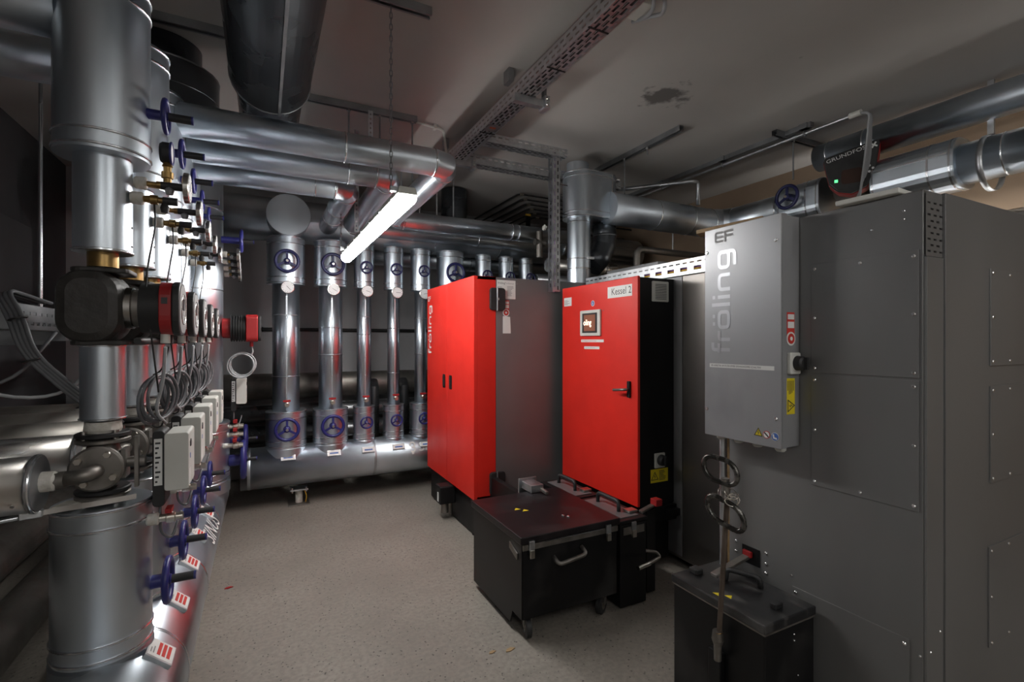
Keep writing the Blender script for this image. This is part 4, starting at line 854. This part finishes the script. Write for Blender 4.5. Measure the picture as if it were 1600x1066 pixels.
st = sticker(b1, (.225, -.0006, 1.60), X_, Z_, .052, .095, PAPERR, name='warning_sticker'); sticker(st, (.229, -.0016, 1.668), X_, Z_, .044, .018, PAPER); sticker(st, (.229, -.0016, 1.638), X_, Z_, .044, .024, PAPER); disc(st, (.251, -.0016, 1.605), NY, .027, PAPER, 'seal'); disc(st, (.251, -.0026, 1.605), NY, .02, PAPERR, 'seal_print'); disc(st, (.251, -.0036, 1.605), NY, .008, PAPER, 'seal_centre')
MB().prism([(.226, 1.455), (.289, 1.455), (.284, 1.575), (.226, 1.58)], (0, -.0008, 0), X_, Z_, Y_ * -.002).build('paper_tag', PAPER, b1)
bx = MB().box((-.10, .44, .13), (.03, .56, .27)).build('drive_motor', BLACK, b1, bevel=.01); MB().box((-.102, .47, .15), (-.10, .50, .22)).build('motor_label', PAPER, bx); MB().cyl((-.04, .5, .05), (-.04, .5, .13), .03, n=14).build('motor_mount', STEEL, b1)
for y in (.10, .98): MB().cyl((.06, y, 0), (.06, y, .02), .03, n=12).build('foot', BLACK, b1)
MB().box((0.02, .53, .0), (.045, .58, .28)).build('corner_leg', STEEL, b1)
screws(b1, [(.04 + 0, .6, .02)], NX, .008)
a_ = thing('ash_ram_bracket', 'bare steel bracket and pin reaching over the big ash bin lid', 'bracket', (1.425, 2.545, .4915))
MB().prism([(0, 0), (.085, 0), (.085, .045), (.0, .045)], (0, 0, 0), X_, Z_, Y_ * .12).build('channel', GALV, a_, bevel=.003)
MB().box((-.02, .12, -.05), (.105, .13, .06)).build('mount_plate', GALV, a_, bevel=.003); MB().obox((.06, -.07, .002), (.018, 0, 0), (0, .12, .012), (0, 0, .018)).build('pin', STEEL, a_, bevel=.003); MB().box((0.02, .13, -.2), (.06, .635, -.06)).build('arm', BLACK, a_)

# ------------------------------------------------------------------ right boiler with control cabinet
b2 = thing('boiler', 'boiler with single red control-cabinet door lettered Kessel 2', 'boiler', (2.0, 2.262, 0)); KY = .823
cab = MB().box((.016, 0.004, .395), (.29, KY - .004, 1.785)).build('control_cabinet', BLACK, b2, bevel=.003)
dr = MB().box((-.006, 0, .405), (.014, KY, 1.79)).build('door', RED, b2, bevel=.004)
MB().box((.0145, 0.003, .41), (.0155, KY - .003, 1.785)).build('door_gasket', RUBB, b2)
F_ = -.0065
def Kp(fr, z): return (F_, KY * (1 - fr), z)    # fr: 0 at the far/left edge of the door, 1 at the near/right edge
st = sticker(dr, Kp(.655, 1.675), NY, Z_, .235, .072, PAPER, name='name_label'); text('lettering', 'Kessel 2', .062, (F_ - .0011, KY * (1 - .70), 1.712), NY, Z_, INK, st, 'LEFT', .92)
st = sticker(dr, Kp(.03, 1.655), NY, Z_, .098, .062, PAPER, name='data_plate'); lines(st, (F_ - .001, KY * .965, 1.662), NY, Z_, .07, .04, 5, seed=8)
disc(dr, Kp(.46, 1.655), NX, .020, PAPER, 'round_sticker'); disc(dr, (F_ - .0009, KY * .54, 1.655), NX, .016, BLUEP, 'round_sticker_print'); MB().ribbon([(-.004, -.006), (.004, -.006), (.0, .009)], .003, (F_ - .0022, KY * .54, 1.655), NY, Z_, True).build('pictogram', PAPER, dr)
tp = MB().prism(rrect(.30 * KY, 1.435, .575 * KY, 1.610, .006, 2), (F_, KY, 0), NY, Z_, NX * .014).build('touch_panel', WHT, b2, bevel=.003); MB().prism(rrect(.335 * KY, 1.455, .54 * KY, 1.590, .003, 2), (F_ - .0142, KY, 0), NY, Z_, NX * .001).build('bezel', RUBB, tp)
MB().prism(rrect(.362 * KY, 1.468, .515 * KY, 1.578, .002, 2), (F_ - .0153, KY, 0), NY, Z_, NX * .0008).build('screen', SCREENB, tp); text('screen_text', 'oling', .058, (F_ - .0165, KY * .645, 1.525), NY, Z_, SCREENW, tp, 'LEFT', .82)
for (f0, L, z) in ((.295, .255, 1.392), (.34, .172, 1.345)):
    st = sticker(dr, Kp(f0, z), NY, Z_, L, .018, PAPER, name='label_strip'); text('strip_text', 'Bei Reinigung Kessel abschalten' if L > .2 else 'Not-Aus am Schrank', .0125, (F_ - .001, KY * (1 - f0) - .01, z + .009), NY, Z_, PAPERR if L > .2 else INKG, st, 'LEFT', 1.05)
hd = MB().prism(rrect(-.012, -.05, .012, .05, .004, 2), (F_, KY * .085, 1.105), NY, Z_, NX * .014).build('door_lock', BLACK, b2, bevel=.002); MB().tube(bend([(F_ - .012, KY * .085, 1.105), (F_ - .045, KY * .085, 1.105), (F_ - .045, KY * .085 + .10, 1.095)], .02, 4), .0085, 10).build('lever', STEEL, hd)
screws(dr, [Kp(.60, 1.60)], NX, .004)
vn = MB().prism(rrect(.105, 1.640, .235, 1.765, .006, 2), (0, .0035, 0), X_, Z_, NY * .012).build('vent_grille', WHT, b2, bevel=.003)
for q in range(10): MB().box((.125, -.0105, 1.655 + q * .0098), (.215, -.0082, 1.6585 + q * .0098)).build('louvre_gap', INK, vn)
sw = MB().prism(rrect(.125, .625, .205, .715, .004, 2), (0, .0035, 0), X_, Z_, NY * .012).build('main_switch', WHT, b2, bevel=.003); MB().lathe([(0, .034), (.02, .032), (.03, .026)], (.172, -.008, .672), NY, 20).build('rotary_knob', RUBB, sw); MB().box((.166, -.052, .645), (.178, -.036, .70)).build('knob_grip', RUBB, sw)
st = sticker(cab, (.098, .0032, .535), X_, Z_, .14, .082, YEL, name='warning_label'); warn_tri(st, (.130, .0022, .573), X_, Z_, .052); lines(st, (.166, .0020, .545), X_, Z_, .062, .062, 7, INK, seed=12)
BODYM = mat('dark_steel_panel', (.16, .15, .14), .30, .85, (.20, .185, .17), 2., .38)
MB().box((.292, -.36, .06), (1.4, .86, 1.83)).build('boiler_body', BODYM, b2, bevel=.003)
MB().box((.288, -.065, .08), (.2915, .83, 1.80)).build('corner_post', GREYC, b2); MB().box((.288, -.355, .08), (.2915, -.071, 1.80)).build('front_panel', BODYM, b2)
MB().box((.42, .28, 1.83), (1.3, .84, 1.95)).build('top_cover', COVER, b2, bevel=.004)
for y in (-.3, .8): MB().cyl((.36, y, 0), (.36, y, .06), .035, n=12).build('foot', BLACK, b2)
ft = MB(); perf(ft, (.262, -.36, 1.803), Y_, Z_, 1.26, [(.016, .040, .105, .056, .02), (.060, .069, .055, .034, .012)], .088); ft.build('front_tray', GALV, b2, solid=.002)
for q, (z, mt_) in enumerate(((1.818, WIRE), (1.828, YELC), (1.838, PURP), (1.823, CABLE))): MB().cyl((.272 + .004 * q, -.36, z), (.272 + .004 * q, .90, z), .006, n=7).build('tray_cable', mt_, b2)
MB().box((.262, -.36, 1.799), (.291, .90, 1.803)).build('tray_floor', GALV, b2)
MB().box((.05, -.02, .30), (.32, .85, .39)).build('cabinet_bracket', BLACK, b2); MB().box((.10, .05, .04), (.292, .83, .34)).build('lower_panel', BLACK, b2)
MB().box((.2, -.05, .33), (.291, .05, .37)).build('support_rail', BLACK, b2)
warn_tri(b2, (.048, .48, .345), NY, Z_, .05)

# ------------------------------------------------------------------ grey separator cabinet on the right
SX, SY0, SY1, SZ = 1.69, .704, 1.385, 1.836
sp = thing('separator_cabinet', 'large metallic grey separator cabinet filling the right side', 'cabinet', (SX, SY0, 0))
W_ = SY1 - SY0
MB().box((0, .012, .06), (1.5, W_, SZ)).build('body', SEPM, sp, bevel=.002)
MB().box((.05, .05, 0), (1.45, W_ - .05, .06)).build('plinth', BLACK, sp)
m = MB(); vr = [(.012 + q * .0175, .018 + q * .0175, .034, .018, .008 + .017 * (q % 2)) for q in range(9)]
perf(m, (.004, .008, 1.645), X_, Z_, .094, vr, .185); m.build('vented_plate', SEPM, sp, solid=.002); MB().box((.006, .0085, 1.65), (.096, .0118, 1.825)).build('vent_shadow_gap', BLACK, sp)
MB().box((.002, .004, .06), (.099, .0115, 1.643)).build('corner_strip', SEPM, sp, bevel=.001)
MB().box((.101, .0, .06), (1.5, .0115, SZ)).build('side_panel', SEPM, sp, bevel=.001)
FP = [('front_panel', .022, .333, 1.292, 1.665), ('front_panel', .022, .333, .905, 1.285), ('base_panel', .045, .40, .10, .525)]
for nm, y0, y1, z0, z1 in FP:
    p = MB().box((-.0035, y0, z0), (-.0, y1, z1)).build(nm, SEPM, sp, bevel=.001)
    ys = (y0 + .012, (y0 + y1) / 2, y1 - .012); zs = (z0 + .015, (z0 + z1) / 2, z1 - .018)
    screws(p, [(-.0035, y, z) for y in (ys[0], ys[2]) for z in zs] + [(-.0035, ys[1], zs[2] if z1 > 1.5 else zs[0])], NX, .0058, 'scx')
screws(sp, [(0, .06, 1.76), (0, .06, 1.785), (0, .145, 1.745), (0, .40, 1.71), (0, .02, .49), (0, .405, .56), (0, .395, .47), (0, .395, .43)], NX, .004, 'scx2')
SPN = [(.385, .90, 1.32, 1.632), (.385, .90, .945, 1.255), (.375, .90, .42, .742)]
for x0, x1, z0, z1 in SPN:
    p = MB().box((x0, -.0045, z0), (x1, 0, z1)).build('access_panel', SEPM, sp, bevel=.001)
    screws(p, [(x, -.0045, z) for x in (x0 + .014, x0 + .14, x1 - .02) for z in (z0 + .014, (z0 + z1) / 2, z1 - .014) if not (x == x0 + .14 and z == (z0 + z1) / 2)], NY, .0062, 'scy')
screws(sp, [(.02, .004, .505), (.075, .004, .55)], NY, .004, 'scy2')
# slot with ash rail
o = MB().box((-.004, .53, .535), (.0, .605, .60)).build('rail_slot', BLACK, sp); screws(sp, [(-.001, y, z) for y in (.505, .635) for z in (.525, .56, .60)], NX, .006, 'scx')
rl = thing('ash_rail', 'steel rail with red catch between separator cabinet and right ash bin lid', 'rail', (SX - .005, SY0 + .565, .522)); MB().obox((-.19, 0, 0), (.186, 0, .035), (0, .028, 0), (0, 0, .012)).build('rail', STEEL, rl, bevel=.002); MB().box((-.012, -.008, .040), (-.0, .030, .064)).build('red_catch', REDP, rl, bevel=.003)
# control box on the cabinet
fb = thing('filter_control_box', 'silver control box with vertical lettering mounted on the separator cabinet', 'control box', (1.582, 1.075, 1.03)); BW, BH, BD = .325, .81, .1055
MB().box((.006, .004, 0), (BD, BW - .004, BH - .003)).build('box', BOXM, fb, bevel=.002); lid = MB().box((0, 0, -.002), (.006, BW, BH)).build('cover', BOXM, fb, bevel=.002); MB().box((.0065, .0, -.001), (.030, .0035, BH)).build('cover_edge', BOXM, fb)
screws(lid, [(0, y, z) for y in (.02, BW - .012) for z in (.10, BH - .09)], NX, .007, 'scx3')
slashmark(lid, (-.0008, .275, .752), NY, Z_, .043, INKG)
wordmark(lid, (-.0008, .205, .325), Z_, Y_, .056, SILV)
st = sticker(lid, (-.0002, .300, .267), NY, Z_, .275, .015, PAPER, name='label_strip'); text('strip_text', 'BEI ARBEITEN AM FILTER IMMER SPANNUNGSFREI SCHALTEN!', .0098, (-.0013, .292, .2745), NY, Z_, INK, st, 'LEFT', .80)
warn_tri(lid, (-.0002, .086, .043), NY, Z_, .030); disc(lid, (-.0002, .054, .040), NX, .0135, PAPERR, 'prohibition_sign'); disc(lid, (-.0011, .054, .040), NX, .011, PAPER, 'prohibition_disc'); MB().ribbon([(-.008, .007), (.008, -.007)], .005, (-.0022, .054, .040), NY, Z_).build('prohibition_print', INK, lid)
disc(lid, (-.0002, .022, .038), NX, .0145, PAPER, 'mandatory_sign'); disc(lid, (-.0011, .022, .038), NX, .013, BLUEP, 'mandatory_disc'); MB().ribbon([(-.006, .008), (-.004, -.004), (.008, -.006)], .006, (-.0022, .022, .038), NY, Z_).build('mandatory_print', PAPER, lid)
SF = .0035
st = sticker(fb, (.035, SF, .365), X_, Z_, .042, .105, PAPERR, name='warning_sticker'); sticker(st, (.039, SF - .001, .445), X_, Z_, .034, .018, PAPER); sticker(st, (.039, SF - .001, .415), X_, Z_, .034, .022, PAPER); disc(st, (.056, SF - .001, .378), NY, .024, PAPER, 'seal'); disc(st, (.056, SF - .002, .378), NY, .018, PAPERR, 'seal_print'); disc(st, (.056, SF - .003, .378), NY, .007, PAPER, 'seal_centre')
sw = MB().prism(rrect(.035, .255, .092, .33, .004, 2), (0, SF, 0), X_, Z_, NY * .014).build('main_switch', WHT, fb, bevel=.003); MB().lathe([(0, .026), (.022, .024), (.028, .018)], (.072, SF - .013, .293), NY, 20).build('rotary_knob', RUBB, sw); MB().box((.067, SF - .052, .272), (.077, SF - .036, .314)).build('knob_grip', RUBB, sw)
st = sticker(fb, (.030, SF, .115), X_, Z_, .048, .125, YEL, name='warning_label'); warn_tri(st, (.054, SF - .001, .145), (0, 0, -1), X_, .04); lines(st, (.036, SF - .0012, .232), (0, 0, -1), X_, .055, .038, 5, INK, seed=21)
for y in (.29, .21, .13, .04): MB().lathe([(0, .018), (.014, .018), (.02, .013)], (.055, y, -.002), -Z_, 12).build('cable_gland', WHT, fb)
MB().cyl((.06, .29, -.02), (.06, .29, -.53), .011, n=10).build('conduit', GALV, fb); MB().cyl((.075, .275, -.0), (.075, .275, -.53), .005, n=8).build('thin_conduit', WOODM, fb)
t = thing('board_offcut', 'thin wooden offcut lying on top of the silver control box', 'board', (1.60, 1.20, 1.843)); MB().prism([(0.03, -.02), (.0, .26), (.07, .30), (.08, .0)], (0, 0, 0), X_, Y_, Z_ * .016).build('board', WOODM, t, bevel=.002)
t = thing('loose_cover', 'loose white cover plate lying on the front edge of the separator cabinet top', 'plate', (1.665, .765, SZ + .001)); MB().obox((0, 0, 0), (-.01, .175, 0), (.24, .015, 0), (0, 0, .016)).build('plate', WHT, t, bevel=.004); MB().obox((.03, .02, .016), (-.006, .12, 0), (.16, .01, 0), (0, 0, .006)).build('raised_field', WHT, t, bevel=.002)

# ------------------------------------------------------------------ ash bins
def latch(parent, p, n, s=1.):
    n = V(n); u = Z_.cross(n) * -1; p = V(p)
    l = MB().obox(p - u * .014 * s, u * .028 * s, n * .012, Z_ * .045 * s).build('latch', GALV, parent, bevel=.002); MB().obox(p - u * .012 * s - Z_ * .035 * s, u * .024 * s, n * .016, Z_ * .038 * s).build('latch_lever', NICKEL, l, bevel=.002)
B = thing('ash_bin', 'big square black ash bin on castors in front of the left boiler', 'ash bin', (1.06, 1.99, 0)); BX, BY = .58, .61
m = MB()
prof = [(.015, .10), (.11, .10), (.135, .035), (BY - .015, .035), (BY - .015, .452), (.015, .452)]
m.prism(prof, (.012, 0, 0), Y_, Z_, X_ * .006); m.prism(prof, (BX - .018, 0, 0), Y_, Z_, X_ * .006); m.box((.018, .012, .10), (BX - .018, .02, .452)); m.box((.018, BY - .02, .05), (BX - .018, BY - .012, .452)); m.box((.018, .02, .10), (BX - .018, BY - .02, .11)); m.build('bin_body', BINM, B, bevel=.002)
MB().box((.0, .0, .456), (BX, BY, .490)).build('lid', LIDM, B, bevel=.004); MB().box((.014, .004, .425), (BX - .014, .011, .452)).build('seal_strip', STEEL, B)
for x in (.055, .50): latch(B, (x, .002, .425), NY)
MB().tube(bend([(.185, .012, .365), (.185, -.035, .345), (.345, -.035, .365), (.345, .012, .385)], .03, 4), .010, 10).build('handle', STEEL, B)
MB().box((.13, -.004, .452), (.46, .0, .456)).build('lid_trim', RIM, B)
for x in (.165, .195): MB().prism([(-.018, -.012), (.018, -.014), (.002, .014)], (x, .36 - (x - .165) * 1.2, .4903), X_, Y_, Z_ * .0005).build('warning_triangle', YEL, B)
for x, y in ((.33, .155), (.345, .13)): MB().lathe([(0, .008), (.006, .008), (.009, .003)], (x, y, .49), Z_, 8).build('lid_bolt', SCREW, B)
def castor(parent, x, y, rz=0.):
    c_, s_ = math.cos(rz), math.sin(rz); dx = V((c_, s_, 0)); ax = V((-s_, c_, 0)); o = V((x, y, .048))
    f = MB().cyl((x, y, .085), (x, y, .10), .022, n=12); f.obox(o - ax * .02 - dx * .015, dx * .03, ax * .004, Z_ * .04); f.obox(o + ax * .016 - dx * .015, dx * .03, ax * .004, Z_ * .04)
    f = f.build('castor', STEEL, parent); w2 = o - dx * .01; MB().lathe([(-.014, .040), (-.011, .047), (.011, .047), (.014, .040)], w2 + Z_ * -.001, ax, 20).build('wheel', RUBB, f); MB().lathe([(-.0155, .022), (.0155, .022)], w2 - Z_ * .001, ax, 14).build('wheel_hub', CASE, f)
for x, y, r in ((.06, .05, 1.3), (.50, .05, .5), (.06, BY - .07, 1.2), (.5, BY - .07, .8)): castor(B, x, y, r)
MB().obox((.0105, .05, .40), (0, .0, -.03), (0, .08, .03), (-.006, 0, 0)).build('side_catch', STEEL, B)
for i, (y0, y1) in enumerate(((2.01, 2.40), (2.43, 2.82))):
    S = thing('ash_bin', ['near', 'far'][i] + ' narrow black ash bin with arched lid handle under the red cabinet door', 'ash bin', (1.655, y0, 0)); L = y1 - y0
    MB().box((0, 0, .01), (.175, L, .440)).build('bin_body', BINM if i else BLACK, S, bevel=.003); MB().box((-.004, -.004, .444), (.18, L + .004, .462)).build('lid', BLACK, S, bevel=.003); MB().box((.03, .03, .462), (.15, L - .03, .4655)).build('lid_plate', COVER, S)
    MB().tube(bend([(.085, L * .30, .465), (.085, L * .30, .52), (.085, L * .78, .52), (.085, L * .78, .465)], .04, 5), .011, 10).build('lid_handle', RUBB, S)
    latch(S, (.085, -.001, .405), NY); MB().box((.02, -.003, .385), (.16, 0, .425)).build('catch_plate', STEEL, S)
    MB().obox((.11, L * .15, .468), (.06, 0, 0), (0, .05, 0), (0, 0, .012)).build('lid_catch', NICKEL, S, bevel=.003)
    if i == 0: MB().tube(bend([(.175, .02, .27), (.25, .0, .255), (.255, -.02, .235), (.16, -.05, .235), (.08, -.06, .232)], .02, 3), .009, 10).build('side_handle', STEEL, S); MB().cyl((.15, -.052, .235), (.065, -.062, .231), .0125, n=10).build('handle_grip', CASE, S)
t = thing('ash_rail', 'steel rail with red catch beside the near narrow ash bin', 'rail', (1.86, 2.05, .46)); MB().obox((-.02, 0, 0), (.19, .06, .01), (0, .03, 0), (0, 0, .012)).build('rail', STEEL, t, bevel=.002); MB().box((.10, .02, .012), (.145, .07, .05)).build('red_catch', REDP, t, bevel=.004); MB().box((.03, .02, -.45), (.09, .06, 0)).build('post', BLACK, t)

R_ = thing('ash_bin', 'tall black ash bin with dusty lid in the right foreground', 'ash bin', (1.40, 1.005, 0)); RW, RL = .265, .395
MB().box((.008, .006, .03), (RW - .004, RL - .006, .470)).build('bin_body', BINM, R_, bevel=.004)
MB().box((0, 0, .476), (RW, RL, .506)).build('lid', LIDD, R_, bevel=.005); MB().box((.004, .003, .470), (RW - .003, RL - .003, .476)).build('seal_strip', STEEL, R_)
MB().tube(bend([(.145, .265, .506), (.15, .265, .545), (.2, .165, .545), (.205, .165, .506)], .022, 4), .0095, 10).build('lid_handle', RUBB, R_)
MB().prism(rrect(-.02, -.012, .02, .012, .004, 2), (.135, .055, .506), X_, Y_, Z_ * .018).build('lid_knob', RUBB, R_, bevel=.004); MB().prism(rrect(-.02, -.02, .02, .02, .006, 2), (.09, .355, .506), X_, Y_, Z_ * .02).build('lid_knob', RUBB, R_, bevel=.004)
for x, y in ((.033, .207), (.055, .175)): MB().prism([(-.009, -.014), (.012, .0), (-.009, .014)], (x, y, .5062), X_, Y_, Z_ * .0005).build('warning_triangle', YEL, R_)
for x, y in ((.01, .03),): pass
bk = MB().box((-.018, .155, .12), (.006, .205, .335)).build('tool_holder', BLACK, R_, bevel=.003); MB().box((-.019, .158, .125), (-.0185, .202, .14)).build('worn_edge', STEEL, bk)
for x, y in ((.05, .05), (.05, .33), (.2, .05), (.2, .33)): MB().cyl((x, y, 0), (x, y, .03), .02, n=10).build('foot', RUBB, R_)
screws(R_, [(.15, .004, .44), (.15, .004, .42), (.17, .004, .30)], NY, .003, 'scy3')
T = thing('ash_rake', 'ash rake with looped steel handle leaning at the right ash bin', 'rake', (1.372, 1.150, .30))
RUST = mat('rusty_rod', (.085, .062, .048), .55, .5, (.13, .10, .08), 20.); DARKS = mat('blackened_steel', (.06, .057, .052), .25, .8, (.20, .19, .175), 30., .45, lo=.5, hi=.7)
MB().cyl((0, .01, .02), (.02, -.015, .62), .0085, n=10).build('rod', RUST, T)
def loop(p, c, hx, hz, r, tilt, mt):
    e1 = V((.25, -.97, .0)).normalized(); e2 = V((0, .12, 1)).normalized(); e1 = (e1 + Z_ * tilt).normalized()
    pts = [V(c) + e1 * x + e2 * y for x, y in rrect(-hx, -hz, hx, hz, min(hx, hz) * .98, 6)]; MB().tube(pts, r, 10, closed=True).build('handle_loop', mt, p)
loop(T, (.0, .0, .665), .058, .040, .0085, -.12, DARKS)
MB().lathe([(0, .014), (.05, .014)], (.01, -.012, .59), Z_, 10).build('ferrule', STEEL, T); m = MB()
for q in range(7): m.torus((.012 + random.uniform(-.012, .012), -.02 + random.uniform(-.03, .03), .585 + random.uniform(-.02, .02)), V((random.random() - .5, random.random() - .5, random.random())), .018, .0016, 14, 5)
m.build('wire_binding', NICKEL, T); m = MB()
for z in (.085, .10, .115): m.torus((0, .008, z), V((.1, .2, 1)), .014, .002, 14, 5)
m.build('copper_binding', BRASS, T); MB().lathe([(0, .012), (.05, .013), (.07, .02), (.10, .016)], (0, .01, .02), Z_, 10).build('socket', STEEL, T)
T2 = thing('ash_scraper', 'second scraper with blackened loop handle tied below the rake handle', 'scraper', (1.366, 1.13, .80)); loop(T2, (0, -.005, .03), .064, .040, .009, -.28, DARKS); MB().cyl((0.004, .0, .065), (.008, .005, .10), .010, n=10).build('rod_stub', STEEL, T2)
for i, (x, y, s_) in enumerate(((1.0, 1.98, .025), (.92, 2.0, .018), (-.17, 3.2, .022))):
    t = thing('dry_leaf', ['larger crumbled dry leaf', 'smaller crumbled dry leaf', 'reddish scrap'][i] + (' on the floor left of the castor' if i < 2 else ' on the floor beside the left header'), 'leaf' if i < 2 else 'scrap', (x, y, .001))
    MB().prism([(-s_, -.3 * s_), (-.2 * s_, -.5 * s_), (s_, 0), (.3 * s_, .5 * s_), (-.6 * s_, .3 * s_)], (0, 0, 0), X_, Y_, Z_ * .003).build('leaf_blade', WOODM if i < 2 else REDP, t)
